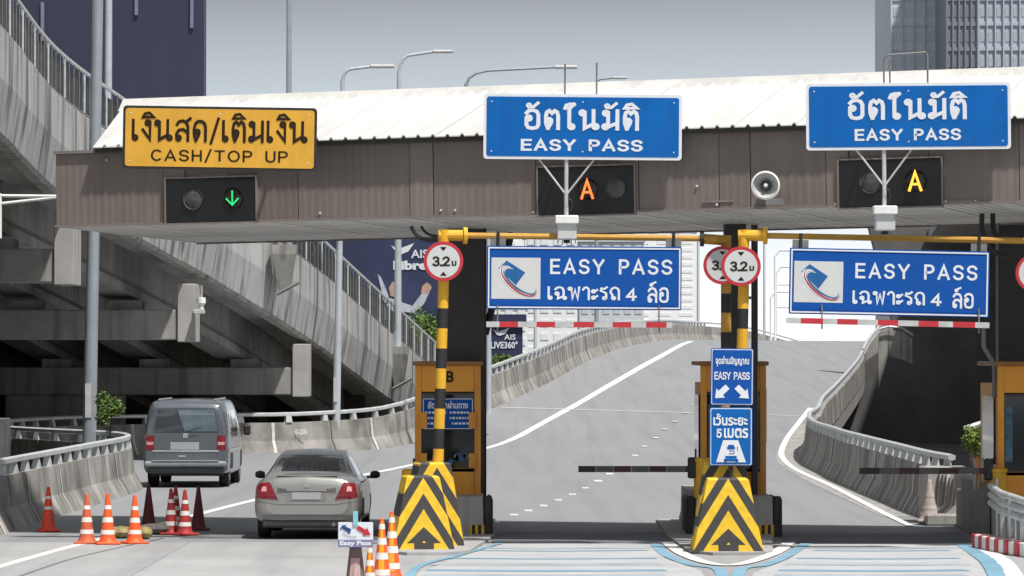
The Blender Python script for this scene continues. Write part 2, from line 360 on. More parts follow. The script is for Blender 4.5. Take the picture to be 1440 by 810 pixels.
def stroke_text(txt, t=.17, gap=.30):
    mb = MB(); x = 0
    for ch in txt:
        wd, st = GL[ch]
        for s_ in st:
            mb.y = 0; ribbon(mb, [(a + x, b) for a, b in s_], t, -.001 * st.index(s_))
        x += wd + gap
    return mb
_tx = {}
def font_mb(txt, bold=.02, spacing=1.0):
    c = bpy.data.curves.new('lettering', 'FONT'); c.body = txt; c.size = 1; c.offset = bold; c.resolution_u = 3; c.space_character = spacing
    o = bpy.data.objects.new('lettering', c); C.objects.link(o)
    bpy.context.view_layer.update()
    me = bpy.data.meshes.new_from_object(o.evaluated_get(bpy.context.evaluated_depsgraph_get()))
    mb = MB(); mb.add([(v.co.x, 0, v.co.y) for v in me.vertices], [tuple(p.vertices) for p in me.polygons])
    bpy.data.objects.remove(o); bpy.data.curves.remove(c); bpy.data.meshes.remove(me); return mb
def fit(mb, cx, cz, wd, ht, y):
    xs = [v.x for v in mb.v]; zs = [v.z for v in mb.v]; x0, x1, z0, z1 = min(xs), max(xs), min(zs), max(zs)
    sx = wd / (x1 - x0); sz = ht / (z1 - z0)
    mb.v = [Vector((cx + (v.x - (x0 + x1) / 2) * sx, y + v.y, cz + (v.z - (z0 + z1) / 2) * sz)) for v in mb.v]; return mb
def lettering(txt, cx, cz, wd, ht, y, m, parent, font='stroke', t=.17, bold=.02, gap=.3, name='lettering'):
    mb = stroke_text(txt, t, gap) if font == 'stroke' else thai_text(txt, t, gap) if font == 'thai' else font_mb(txt, bold)
    return fit(mb, cx, cz, wd, ht, y).build(name, m, parent)

# ------------------------------------------------------------------ ground and road
g = MB(); nx, ny = 24, 40
g.add([(-3000, -200, -1.2), (3000, -200, -1.2), (3000, 5000, -1.2), (-3000, 5000, -1.2)], [(0, 1, 2, 3)])
tag(g.build('ground', soil), kind='structure')
ST = [((-16, -10, 0), (14, -10, 0)), ((-13, 30, 0), (13, 30, 0)), ((-8.55, 56, 0), (9.6, 56, 0)), ((-8.45, 66, 0), (8.6, 66, 0)), ((-8.35, 76, 0), (7.5, 76, 0)), ((-8.2, 86, 0), (7.45, 86, 0)),
      ((-8.15, 94, 0), (7.5, 95, 0)), ((-8.9, 99, 0), (7.55, 101, 0)), ((-11.2, 104, 0), (7.7, 107, 0)), ((-13.2, 110, 0), (7.8, 113, 0)), ((-13.6, 118, 0), (8.0, 119, 0.02)),
      ((-12.4, 125, 0), (8.3, 124, .05)), ((-9.2, 128.5, 0), (8.6, 128, .10)), ((-5.8, 130.5, .0), (9.2, 133, .2)), ((-3.26, 136, .14), (10.0, 142, .42)),
      ((-1.0, 150, .95), (11.3, 154, .72)), ((1.42, 170, 1.85), (13.1, 171, 1.15)), ((3.5, 192, 2.75), (15.3, 192, 1.75)), ((5.8, 215, 3.40), (17.5, 215, 2.45)),
      ((8.3, 240, 3.78), (20.1, 240, 3.2)), ((11.2, 268, 3.95), (23, 266, 3.8)), ((17, 300, 3.75), (28.5, 300, 3.75)), ((26, 350, 2.4), (38, 350, 2.4)), ((38, 400, 0.5), (52, 400, .5))]
SL = cr([a + b for a, b in ST], 5)
def roadz(i, t):
    a = SL[i]; return Vector((a[0] + (a[3] - a[0]) * t, a[1] + (a[4] - a[1]) * t, a[2] + (a[5] - a[2]) * t))
rd = MB(); K = 16
rd.loft([[roadz(i, k / K) for k in range(K + 1)] for i in range(len(SL))])
rd.smooth = True
road = tag(rd.build('road', asphalt), kind='structure')
# body of the ramp below its surface
rb = MB(); rb.loft([[Vector(a[:3]) + Vector((-.3, 0, -.03)), Vector((a[0] - .3, a[1], -1.3)), Vector((a[3] - 2.5, a[4], -1.3)), Vector((a[3] - 2.5, a[4], a[5] - .7)), Vector((a[3] + .45, a[4], a[5] - .6)), Vector(a[3:]) + Vector((.46, 0, -.03))] for a in SL])
tag(rb.build('road_embankment_wall', under_c), kind='structure')
BV = BVHTree.FromPolygons([tuple(v) for v in rd.v], rd.f)
def D(px, py):                                     # pixel -> point on the road
    h = BV.ray_cast(Vector((0, 0, CAMZ)), ray(px, py).normalized(), 800)
    return h[0] if h[0] else G(px, py)
def zat(x, y):
    h = BV.ray_cast(Vector((x, y, 50)), Vector((0, 0, -1)), 100)
    return h[0].z if h[0] else 0
def stripe(pts, widths, z=.006, m=line_w, name='lane_marking'):
    P = [D(*p) for p in pts]; P = [Vector(p) for p in cr([tuple(p) for p in P], 6)]; n = len(P)
    mb = MB(); ring = []
    for i, p in enumerate(P):
        d = (P[min(i + 1, n - 1)] - P[max(i - 1, 0)]); d.z = 0; d.normalize(); q = Vector((-d.y, d.x, 0))
        t = i / (n - 1); wd = widths[0] + (widths[1] - widths[0]) * t
        a, b = p + q * wd / 2, p - q * wd / 2
        a.z = zat(a.x, a.y) + z; b.z = zat(b.x, b.y) + z; ring.append([a, b])
    return tag(mb.loft(ring).build(name, m), kind='structure')
# concrete apron of the plaza, in slabs
ap = thing('plaza_paving', 'pale concrete slabs of the toll plaza apron', 'paving'); ap['kind'] = 'structure'; del ap['category']; del ap['label']
for (x0, x1) in ((-8.4, -5.1), (-5.08, -1.9), (-1.88, 1.2), (1.22, 4.5), (4.52, 8.3)):
    for (y0, y1) in ((34, 44.5), (44.52, 51), (51.02, 57), (57.02, 62), (62.02, 67.4)):
        a = MB().box(((x0 + x1) / 2, (y0 + y1) / 2, .002), (x1 - x0, y1 - y0, .006)); a.build('slab', plaza, ap)
def sheet(poly, m, name, z=.012, world=False):
    P = [Vector((p[0], p[1], 0)) if world else D(*p) for p in poly]
    return tag(MB().add([(p.x, p.y, z) for p in P], [tuple(range(len(P)))]).build(name, m), kind='structure')
# canopy shadow painted on the road as dark sheets
sheet([(690, 764), (702, 749), (948, 749), (952, 764)], shadow_band, 'shadow_strip', .010)
sheet([(1100, 764), (1098, 750), (1350, 750), (1368, 764)], shadow_band, 'shadow_strip', .010)
sheet([(250, 757), (330, 749), (560, 749), (556, 757)], mat('canopy_shadow_grey', (.17, .17, .175), .85, var=.2), 'shadow_strip', .010)
# painted floor of the electronic lanes
sheet([(572, 830), (590, 806), (640, 786), (706, 766), (918, 766), (935, 786), (985, 803), (1003, 830)], line_wash, 'lane_floor_paint', .010)
sheet([(1052, 830), (1060, 806), (1110, 788), (1135, 766), (1345, 766), (1375, 790), (1400, 830)], line_wash, 'lane_floor_paint', .010)
stripe([(566, 840), (585, 800), (640, 783), (704, 765)], (.14, .10), .016, line_b)
stripe([(921, 765), (938, 782), (975, 796), (1012, 803), (1014, 840)], (.17, .17), .016, line_b)
stripe([(1040, 840), (1041, 803), (1075, 796), (1108, 782), (1134, 765)], (.17, .17), .016, line_b)
stripe([(1350, 765), (1372, 778), (1395, 797), (1415, 840)], (.24, .26), .016, line_b)
stripe([(1368, 765), (1395, 779), (1418, 797), (1442, 840)], (.22, .24), .016, line_w)
stripe([(938, 764), (962, 781), (1000, 794), (1040, 795), (1090, 779), (1110, 764)], (.2, .2), .020, line_w)
for (xa, xb) in ((620, 925), (1115, 1350)):
    for (py, wd, ins) in ((771, .5, 10), (794, .7, -10), (811, .9, -28)): stripe([(xa + ins, py), ((xa + xb) / 2, py + 1), (xb - ins * .5, py)], (wd, wd), .0135, mat('road_paint_washed_blue', (.38, .42, .46), .6, var=.25, scale=1.2, fine=.14))
    for (py, wd, ins) in ((775, .2, 30), (786, .3, 6), (803, .38, -20), (818, .4, -30)):
        stripe([(xa + ins, py), ((xa + xb) / 2, py + 1), (xb - ins * .5, py)], (wd, wd), .015, line_b)
# long lines
stripe([(-60, 815), (0, 797), (100, 769), (200, 744), (360, 703), (480, 675), (575, 655), (678, 632), (740, 608), (800, 575), (850, 546), (900, 517), (940, 495), (972, 480)], (.16, .34), .008)
stripe([(1280, 740), (1235, 718), (1170, 684), (1120, 661), (1099, 641), (1106, 618), (1124, 594), (1140, 574)], (.14, .20), .014)
stripe([(705 + 35 * i, 573 + 1.0 * i) for i in range(13)], (.5, .5), .008, mat('joint_pale', (.45, .45, .45), .8))
stripe([(0, 727), (120, 700), (240, 672)], (.07, .07), .008, mat('faint_line', (.40, .40, .40), .8))
stripe([(25, 812), (110, 784), (230, 757)], (.06, .05), .008, mat('joint_dark', (.17, .17, .17), .9))
dots = [(697, 735), (723, 725), (743, 719), (764, 712), (785, 704), (805, 696), (823, 687), (841, 677), (857, 667), (893, 641), (906, 628), (922, 616), (935, 604), (949, 593), (963, 581), (975, 570)]
for k, p in enumerate(dots):
    q = D(*p); wd = .30 if k else .6
    mb = MB().box((q.x, q.y, zat(q.x, q.y) + .012), (.19 if q.y > 100 else .15, wd * (1.6 if q.y < 95 else 3.0), .02)); mb.build('lane_marking', line_w)['kind'] = 'structure'
# ------------------------------------------------------------------ parapet walls with steel rail
def parapet(edge, side, label, step=2.2, post=1.5, joint_every=2, name='parapet_wall'):
    """edge: list of points along the road edge; side +1: wall body lies to the right of the direction of travel"""
    P = [Vector(p) for p in edge]
    T = thing(name, label, 'parapet', P[0])
    prof = [(0, 0), (.05, .10), (.19, .36), (.25, .90), (.45, .90), (.48, 0)]
    hs = lambda y: 1 + (.20 * max(0, min(1, (y - 128) / 14)) * max(0, min(1, (230 - y) / 40)) if side < 0 else 0)
    cum = [0]
    for a, b in zip(P, P[1:]): cum.append(cum[-1] + (b - a).length)
    def at(s_):
        s_ = max(0, min(s_, cum[-1] - 1e-4)); i = max(k for k in range(len(cum)) if cum[k] <= s_ + 1e-9); i = min(i, len(P) - 2)
        t = (s_ - cum[i]) / (cum[i + 1] - cum[i]); p = P[i].lerp(P[i + 1], t)
        a, b = P[max(i - 1, 0)], P[min(i + 2, len(P) - 1)]; d = (b - a); d.z = 0; d.normalize()
        return p, Vector((d.y, -d.x, 0)) * side
    s_ = 0; k = 0
    while s_ < cum[-1] - .3:
        e_ = min(s_ + step, cum[-1]); mb = MB(); rings = []; off = random.uniform(-.006, .006)
        for q in range(3):
            p, n_ = at(s_ + .02 + (e_ - s_ - .04) * q / 2); rings.append([p + n_ * (a + off) + Vector((0, 0, b * hs(p.y))) for a, b in prof])
        mb.loft(rings, closed=True).build('concrete_panel', parapet_m, T, P[0])
        if k % joint_every == 0:
            p, n_ = at(s_); d = Vector((-n_.y, n_.x, 0)) * random.choice((.03, .05, .09)); j = MB()
            j.loft([[p + d * sg + n_ * (a - .018) + Vector((0, 0, b * hs(p.y))) for a, b in prof[:4]] for sg in (-1, 1)]); j.build('joint_strip', white_joint, T, P[0])
        s_ = e_; k += 1
    rl = []; s_ = 0
    while s_ < cum[-1]:
        p, n_ = at(s_); rl.append([p + n_ * a + Vector((0, 0, b * hs(p.y))) for a, b in ((.27, 1.10), (.27, 1.17), (.33, 1.20), (.40, 1.17), (.40, 1.10), (.33, 1.08))]); s_ += 1.0
    r_ = MB(); r_.loft(rl, closed=True).build('hand_rail', galv, T, P[0])
    s_ = .6; cnt = 0
    while s_ < cum[-1] and cnt < 140:
        p, n_ = at(s_); d = Vector((-n_.y, n_.x, 0)); mb = MB()
        a, b = p + n_ * .345, d * .085
        mb.loft([[a + b * 1.3 + n_ * .07 + Vector((0, 0, .90 * hs(p.y))), a - b * 1.3 + n_ * .07 + Vector((0, 0, .90 * hs(p.y))), a - b * 1.3 - n_ * .09 + Vector((0, 0, .90 * hs(p.y))), a + b * 1.3 - n_ * .09 + Vector((0, 0, .90 * hs(p.y)))],
                 [a + b + n_ * .035 + Vector((0, 0, 1.11 * hs(p.y))), a - b + n_ * .035 + Vector((0, 0, 1.11 * hs(p.y))), a - b - n_ * .05 + Vector((0, 0, 1.11 * hs(p.y))), a + b - n_ * .05 + Vector((0, 0, 1.11 * hs(p.y)))]], closed=True)
        mb.build('rail_post', galv, T, P[0]); s_ += post; cnt += 1
    return T
Lp = [Vector(a[:3]) for a in SL]; Rp = [Vector(a[3:]) for a in SL]
iL0 = min(i for i, p in enumerate(Lp) if p.y > 60)
parapet([p for p in Lp[iL0:]], -1, 'long stained concrete parapet with steel rail curving behind the van and up the ramp', 2.4, 1.6)
iR0 = min(i for i, p in enumerate(Rp) if p.y > 74.5)
parapet([p for p in Rp[iR0:]], 1, 'concrete parapet with white steel rail along the right-hand edge of the ramp', 2.4, 1.6)
# kerb apron beside right wall
kb = MB(); kb.loft([[Vector((a[3] - .62, a[4], a[5] + .005)), Vector((a[3] - .3, a[4], a[5] + .005)), Vector((a[3], a[4], a[5] + .005))] for a in SL if 76 < a[4] < 150])
tag(kb.build('kerb', concrete), kind='structure')

# ------------------------------------------------------------------ left viaduct
VP = [(-12.2, 62, 10.1), (-11.7, 78, 9.1), (-11.25, 93, 7.9), (-11.1, 104, 7.02), (-10.0, 113, 6.15), (-8.3, 122, 5.0), (-6.3, 132, 3.5), (-4.9, 143, 2.1), (-3.6, 156, .75), (-2.6, 168, -.3)]
VS = [Vector(p) for p in cr(VP, 8)]
vo = Vector((-11, 100, -1.2))
V = thing('elevated_viaduct', 'curving elevated concrete viaduct descending from upper left behind the toll canopy', 'viaduct', vo)
vc = [0]
for a, b in zip(VS, VS[1:]): vc.append(vc[-1] + (b - a).length)
def vat(s_):
    s_ = max(0, min(s_, vc[-1] - 1e-4)); i = min(max(k for k in range(len(vc)) if vc[k] <= s_ + 1e-9), len(VS) - 2)
    t = (s_ - vc[i]) / (vc[i + 1] - vc[i]); p = VS[i].lerp(VS[i + 1], t); d = VS[min(i + 2, len(VS) - 1)] - VS[max(i - 1, 0)]; dh = Vector((d.x, d.y, 0)).normalized()
    return p, Vector((dh.y, -dh.x, 0)), dh        # n points to the road (right)
UPZ = Vector((0, 0, 1))
fp = [(-.02, 0), (.0, .02), (.16, 1.05), (.16, 2.18), (.12, 2.22), (-.14, 2.22), (-.14, .9), (-.35, .0)]
s_ = 0; k = 0
while s_ < vc[-1] - .2:
    e_ = min(s_ + 1.65, vc[-1]); off = random.uniform(-.02, .02); rings = []
    for q in range(2):
        p, n_, d_ = vat(s_ + .03 + (e_ - s_ - .06) * q); rings.append([p + n_ * (a + off) + UPZ * b for a, b in fp])
    MB().loft(rings, closed=True).build('facing_panel', fascia_c, V, vo); s_ = e_; k += 1
dk = MB(); dk.loft([[vat(s_)[0] + vat(s_)[1] * a + UPZ * b for a, b in ((-.16, .95), (-.16, .35), (-1.6, .35), (-1.7, .55), (-22, .55), (-22, 1.05))] for s_ in [i * 2.0 for i in range(int(vc[-1] / 2) + 1)]], closed=True)
dk.build('deck_slab', under_c, V, vo)
le = MB(); le.loft([[vat(s_)[0] + vat(s_)[1] * a + UPZ * b for a, b in ((-.05, -.10), (.03, -.02), (-.06, .02), (-.3, .0), (-.3, -.1))] for s_ in [i * 2.0 for i in range(int(vc[-1] / 2) + 1)]], closed=True)
le.build('edge_drip', concrete, V, vo)
for go_, wd in ((-2.2, .55), (-5.0, .55), (-8.0, .55), (-11.0, .55), (-14.5, .55)):
    gm = MB(); gm.loft([[vat(s_)[0] + vat(s_)[1] * (go_ + a) + UPZ * b for a, b in ((-wd / 2, .6), (-wd / 2, -.35), (-wd * .8, -.55), (-wd * .8, -.8), (wd * .8, -.8), (wd * .8, -.55), (wd / 2, -.35), (wd / 2, .6))] for s_ in [i * 3.0 for i in range(int(vc[-1] / 3))]], closed=True)
    gm.build('girder', under_c, V, vo)
# steel railing on the viaduct
def vrail(off, z0, z1, r):
    mb = MB(); mb.loft([[vat(s_)[0] + vat(s_)[1] * (off + a) + UPZ * b for a, b in ((-r, z0), (r, z0), (r, z1), (-r, z1))] for s_ in [i * 1.5 for i in range(int(vc[-1] / 1.5) + 1)]], closed=True); return mb
vrail(0, 3.36, 3.43, .035).build('top_rail', galv, V, vo)
vrail(0, 2.30, 2.35, .03).build('bottom_rail', galv_dark, V, vo)
s_ = 1.0; cnt = 0
while s_ < vc[-1] and cnt < 280:
    p, n_, d_ = vat(s_); big = cnt % 4 == 0; r_ = .035 if big else .016
    mb = MB(); a = p + UPZ * (2.2 if big else 2.3)
    mb.tube(a, p + UPZ * 3.38, r_, n=4); mb.build('baluster', galv_dark if not big else galv, V, vo); s_ += .62; cnt += 1
# a dusty mesh screen of louvres behind the near railing
for s0 in [i * 1.3 for i in range(0, 72)]:
    p, n_, d_ = vat(s0 + .2); q = vat(s0 + 1.42)[0]
    mb = MB(); mb.loft([[p - n_ * .06 + UPZ * 2.36, p - n_ * .06 + UPZ * 3.2], [q - n_ * .06 + UPZ * 2.36, q - n_ * .06 + UPZ * 3.2]])
    mb.build('screen_panel', mat('screen_grey', (.045, .047, .05), .5, var=.4, scale=2), V, vo)
# piers with cap beams
for k, (px, pyb, Y, s0) in enumerate(((108, 398, 106.5, 0), (277, 478, 119.5, 0), (435, 555, 131.5, 0), (-60, 318, 95, 0))):
    q = W(px, pyb, Y); s = 6000 / Y
    T = thing('viaduct_pier', ('concrete viaduct pier whose cap end shows beside the big grey pole', 'concrete viaduct pier with a white floodlight on its cap end, mid viaduct',
                               'lowest concrete viaduct pier, just above the road parapet rail', 'concrete viaduct pier cut by the left edge of the view')[k], 'pier', (q.x - 4, Y, -1.2), 0, 'piers under the left viaduct')
    o_ = Vector((q.x - 4, Y, -1.2)); hh = q.z
    MB().box((q.x - 9.4, Y, hh + .42), (18, 1.6, .84), bev=.03).build('cap_beam', under_c, T, o_)
    MB().box((q.x - .23, Y - .02, hh + .75), (.5, 1.75, 1.62), bev=.02).build('cap_end', pier_c, T, o_)
    for dx in (-2.2, -5.0, -8.0, -11.0): MB().box((q.x + dx + .25, Y, hh + .97), (.9, .8, .25)).build('bearing', under_c, T, o_)
    if hh > 1.5:
        MB().box((q.x - 7.5, Y, (hh - 1.2) / 2), (3.6, 1.3, hh + 1.2), bev=.05).build('column', under_c, T, o_)
# floodlight on the pier cap
q = W(283, 430, 118.3)
T = thing('floodlight', 'small white floodlight and camera hanging off the viaduct pier cap', 'floodlight', q)
T.scale = (.75,) * 3; MB().tube((0, 0, .75), (0, 0, .1), .05).build('stem', pier_c, T)
MB().lathe([(0, .32), (.16, .3), (.17, .1), (.09, 0), (.1, -.12), (0, -.12)], 12).build('lamp_head', white, T)
MB().box((-.08, 0, -.22), (.42, .3, .16), bev=.02).build('bracket_box', white_dull, T)
# added walls, coloured dark, that block the sky and close the shade under the viaduct
aw = MB(); aw.box((-22, 152, 1.0), (33.5, 1.0, 4.6)); aw.box((-32, 120, 3.6), (1, 66, 11)); tag(aw.build('sky_block_wall', mat('sky_block_dark', (.13, .125, .12), .9, var=.3, scale=.5, streak=.5, streak_col=(.05, .05, .05))), kind='structure')
# pedestals and drain box on the viaduct
for (px, py, Y, lab) in ((400, 350, 126.2, ''), (561, 492, 149, '')):
    q = W(px, py, Y); mb = MB()
    mb.loft([[q + Vector((a, b, .12)) for a, b in ((-.36, -.35), (.36, -.35), (.36, .35), (-.36, .35))], [q + Vector((a, b, -.15)) for a, b in ((-.34, -.33), (.34, -.33), (.34, .35), (-.34, .35))],
             [q + Vector((a, b, -1.25)) for a, b in ((-.16, -.05), (.16, -.05), (.16, .35), (-.16, .35))]][::-1], closed=True)
    mb.build('lamp_pedestal', concrete, V, vo)
    MB().tube(q + Vector((-.2, -.5, -1.35)), q + Vector((.45, -.5, -1.0)), .06, n=6).build('drain_pipe', galv_dark, V, vo)

# ------------------------------------------------------------------ structures in the dark at right
ro = Vector((24, 140, -1.2))
RV = thing('dark_overpass', 'dark shaded concrete overpass behind the right-hand booth', 'overpass', ro)
MB().add([(11.6, 100, 8.4), (60, 100, 8.4), (60, 206, 8.4), (20.0, 206, 8.4), (11.6, 100, 8.9), (60, 100, 8.9), (60, 206, 8.9), (20.0, 206, 8.9)],
         [(0, 1, 2, 3), (4, 7, 6, 5), (0, 4, 5, 1), (1, 5, 6, 2), (2, 6, 7, 3), (3, 7, 4, 0)]).build('deck_slab', under_c, RV, ro)
dk_c = mat('shade_dark_concrete', (.13, .127, .127), .9, var=.3, scale=.5)  # shade of the opening mixed into the concrete's colour
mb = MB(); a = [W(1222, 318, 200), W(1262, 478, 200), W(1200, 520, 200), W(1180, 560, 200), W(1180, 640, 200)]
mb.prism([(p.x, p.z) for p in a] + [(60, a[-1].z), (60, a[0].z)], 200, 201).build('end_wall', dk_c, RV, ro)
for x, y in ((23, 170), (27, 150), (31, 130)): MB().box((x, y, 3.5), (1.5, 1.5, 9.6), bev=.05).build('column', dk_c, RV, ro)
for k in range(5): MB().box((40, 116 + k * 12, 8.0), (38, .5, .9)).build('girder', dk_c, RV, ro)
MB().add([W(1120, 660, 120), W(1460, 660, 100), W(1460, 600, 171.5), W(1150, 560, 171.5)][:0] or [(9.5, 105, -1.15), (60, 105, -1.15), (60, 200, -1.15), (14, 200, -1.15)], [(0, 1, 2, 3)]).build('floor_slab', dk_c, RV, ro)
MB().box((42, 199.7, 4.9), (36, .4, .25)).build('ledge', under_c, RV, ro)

lp_m = mat('pale_ramp_parapet', (.34, .33, .31), .8, var=.3, scale=1.5, streak=.6, streak_col=(.12, .12, .11))
PRm = thing('ramp_parapet', 'pale curved parapet of another ramp in the dark opening at right', 'parapet', (19, 190, -1.2)); po_ = Vector((19, 190, -1.2))
pts = [(1236, 468, 545), (1250, 464, 500), (1268, 466, 505), (1284, 476, 512)]
for a, b in zip(pts, pts[1:]):
    q = [W(a[0], a[1], 188), W(b[0] - 1, b[1], 188), W(b[0] - 1, b[2], 188), W(a[0], a[2], 188)]
    MB().loft([[v for v in q], [v + Vector((0, .3, 0)) for v in q]], closed=True).build('concrete_panel', lp_m, PRm, po_)
mb = MB(); mb.path([W(a[0], a[1] - 5, 187.8) for a in pts], .05, 6); mb.build('hand_rail', galv, PRm, po_)
# ------------------------------------------------------------------ toll canopy
GA = R(18.5); GY = -.0140
GO = W(85, 318, 69.5); GO.z = 0
GM = Matrix.Translation(GO) @ Matrix.Rotation(-GA, 4, 'Z') @ Matrix.Rotation(GY, 4, 'Y'); GI = GM.inverted()
def gl(px, py, off=0.0):                            # pixel -> canopy frame point lying `off` in front of its fascia
    o_ = GI @ Vector((0, 0, CAMZ)); d_ = GI.to_3x3() @ ray(px, py); t = (-off - o_.y) / d_.y
    return o_ + d_ * t
ZB = gl(85, 318).z; ZT = gl(85, 213).z; GLn = 19.5; GD = 5.8
CN = thing('toll_canopy', 'long brown-clad toll plaza canopy with white sheet roof', 'canopy'); CN.matrix_world = GM
# fascia panels
edges = [0]; rr = random.Random(3)
wds = [1.9, .38, 1.95, 1.9, .4, 1.7, 1.35, .34, 1.3, .5, 1.2, .36, 1.25, 1.4, .33, .9, 1.2, .4, 1.3]
for wd in wds: edges.append(edges[-1] + wd)
GLn = edges[-1]
cl_shades = [mat('brown_cladding_%s' % n_, tuple(c * f for c in (.228, .190, .172)), .5, metal=.15, var=.14, scale=.7, streak=.35, streak_col=(.14, .122, .113), sscale=(3.5, 1, .15), slo=.42, shi=.75, fine=.04) for n_, f in (('mid', 1), ('pale', 1.1), ('deep', .88))]
for k, (a, b) in enumerate(zip(edges, edges[1:])):
    mb = MB(); n_ = max(1, int((b - a) / .125)); st = (b - a - .012) / n_; xs = []
    poly = []
    for q in range(n_):
        x = a + .006 + q * st; poly += [(x, 0), (x + st * .42, 0), (x + st * .6, -.003), (x + st * .85, -.003)]
    poly.append((b - .006, 0))
    y_ = -.012 if (b - a) < .6 else 0
    rings = [[(x, y + y_ - .0, z) for x, y in poly] for z in (ZB + .015, ZT - .05)]
    mb.loft(rings, cap=False); mb.add([(a + .006, .05, ZB + .015), (b - .006, .05, ZB + .015), (b - .006, .05, ZT - .05), (a + .006, .05, ZT - .05)], [(0, 3, 2, 1)])
    mb.build('cladding_panel', cl_shades[(0, 1, 2, 0, 1, 0, 2, 1, 0, 2)[k % 10]], CN)
MB().box((GLn / 2, .08, (ZB + ZT) / 2), (GLn, .05, ZT - ZB - .06)).build('fascia_backing', eave_m, CN)
MB().box((GLn / 2, -.005, ZT - .02), (GLn + .04, .10, .05)).build('top_trim', clad_rib, CN)
MB().box((GLn / 2, -.01, ZB), (GLn + .04, .06, .035)).build('bottom_trim', clad_rib, CN)
sm = MB(); sm.box((-.02, GD / 2 + .1, (ZB + ZT) / 2), (.05, GD, ZT - ZB)); sm.build('side_cladding', clad, CN)
# soffit strips
nS = int(GLn / .17); stw = GLn / nS; sl = MB()
slp = .11
sl.add([(0, 0, 0), (stw - .034, 0, 0), (stw - .034, GD, -slp), (0, GD, -slp), (0, 0, .03), (stw - .034, 0, .03), (stw - .034, GD, .03), (0, GD, .03)], [(0, 1, 2, 3), (0, 4, 5, 1), (2, 6, 7, 3), (0, 3, 7, 4), (1, 5, 6, 2)])
sme = sl.mesh('soffit_strip', soffit_m)
for k in range(nS): inst(sme, 'soffit_strip', CN, (k * stw, .06, ZB - .012 - (.006 if k % 7 == 0 else 0)))
MB().add([(0, .05, ZB + .03), (GLn, .05, ZB + .03), (GLn, GD + .05, ZB + .03 - 0), (0, GD + .05, ZB + .03)], [(0, 1, 2, 3)]).build('soffit_backing', soffit_gap, CN)
MB().box((GLn / 2, GD + .1, ZB + .45), (GLn, .05, 1.2)).build('rear_cladding', clad, CN)
# roof
ex0 = gl(133, 205, .15).x; ezl = gl(133, 205, .15).z
rg = W(165, 133, 73.2); rgl = GI @ rg
RX0 = ex0; RZ0 = ZT + .04; RZ1 = (GI @ W(800, 113, 70.6)).z - .15; RDY = 3.3
rs = MB(); wdt = .98; pf = []
for q in range(4): x = q * wdt / 4; pf += [(x, 0), (x + .17, 0), (x + .19, .035), (x + .225, .035)]
pf.append((wdt - .006, 0))
rs.loft([[(x, -.22, RZ0 + z) for x, z in pf], [(x, RDY, RZ1 + z) for x, z in pf]]); rs.loft([[(x, -.22, RZ0 + z - .018) for x, z in pf], [(x, RDY, RZ1 + z - .018) for x, z in pf]])
rs.add([(x, -.22, RZ0 + z) for x, z in pf] + [(x, -.22, RZ0 + z - .018) for x, z in pf], [(i, i + 1, len(pf) + i + 1, len(pf) + i) for i in range(len(pf) - 1)])
rme = rs.mesh('roof_sheet', roof_w)
rk = MB(); rk.loft([[(x, RDY, RZ1 + z) for x, z in pf], [(x, 2 * RDY + .2, RZ0 + z) for x, z in pf]]); rkm = rk.mesh('roof_sheet', roof_w)
x = RX0; 
while x < GLn - .2:
    inst(rme, 'roof_sheet', CN, (x, 0, random.uniform(-.004, .004))); inst(rkm, 'roof_sheet', CN, (x, 0, 0)); x += wdt
MB().prism([(0, 0)], 0, 1) if False else None
rcap = MB(); rcap.add([(RX0 - .9, RDY - .45, RZ1 - .158), (RX0 - 1.0, RDY, RZ1 + .08), (RX0 - 1.1, RDY + .45, RZ1 - .158), (GLn, RDY - .45, RZ1 - .158), (GLn, RDY, RZ1 + .08), (GLn, RDY + .45, RZ1 - .158)], [(0, 3, 4, 1), (1, 4, 5, 2)])
rcap.build('ridge_cap', mat('ridge_cap_white', (.55, .54, .52), .6, var=.18, scale=2, spec=.2), CN)
MB().box(((RX0 + GLn) / 2, -.06, RZ0 - .045), (GLn - RX0, .2, .07)).build('gutter', eave_m, CN)
GX = RX0 - .95
gb = MB(); gb.add([(RX0, -.22, RZ0), (RX0, RDY, RZ1), (GX, RDY, RZ1), (RX0, -.22, RZ0 - .05), (RX0, RDY, RZ1 - .05), (GX, RDY, RZ1 - .05)], [(0, 1, 2), (3, 5, 4), (0, 2, 5, 3), (1, 4, 5, 2)]); gb.build('gable_sheet', roof_w, CN)
gb = MB(); gb.add([(RX0, 2 * RDY + .2, RZ0), (RX0, RDY, RZ1), (GX, RDY, RZ1), (GX - .9, 2 * RDY + .2, RZ0)], [(0, 1, 2, 3)]); gb.build('gable_sheet', roof_w, CN)
# canopy columns (dark steel) standing on the islands
for (px0, px1, py, Y) in ((629, 684, 325, 71.2), (1018, 1048, 320, 70.4), (1402, 1450, 320, 70.9)):
    a = W(px0, 330, Y); b = W(px1, 330, Y); T = (a.x + b.x) / 2
    mb = MB(); mb.box((T, Y, 2.7), (b.x - a.x, .5, 5.1), bev=.03)
    o = mb.build('canopy_column', col_m, None, (T, Y, 0)); o.location = (T, Y, 0)
    tag(o, {629: 'dark steel column behind the leftmost height-limit post', 1018: 'dark steel column behind the pair of overlapping height-limit signs', 1402: 'dark column at the right edge above the third booth'}[px0], 'column', 'dark canopy columns')
    if px0 == 629:
        MB().tube((b.x - T - .02, -.15, 3.3), (b.x - T + .42, -.15, 5.0), .06, n=4).build('brace', col_m, o)
o = MB().tube((0, 0, .6), (0, 0, 5.1), .055, n=8).build('drain_pipe', col_m); q = W(1061, 330, 70.2); o.location = (q.x, 70.2, 0)
tag(o, 'thin black drain pipe right of the two overlapping round signs', 'pipe')
for z in (2.2, 3.0, 3.9): MB().box((-.06, 0, z), (.22, .05, .05)).build('pipe_clamp', galv_dark, o)

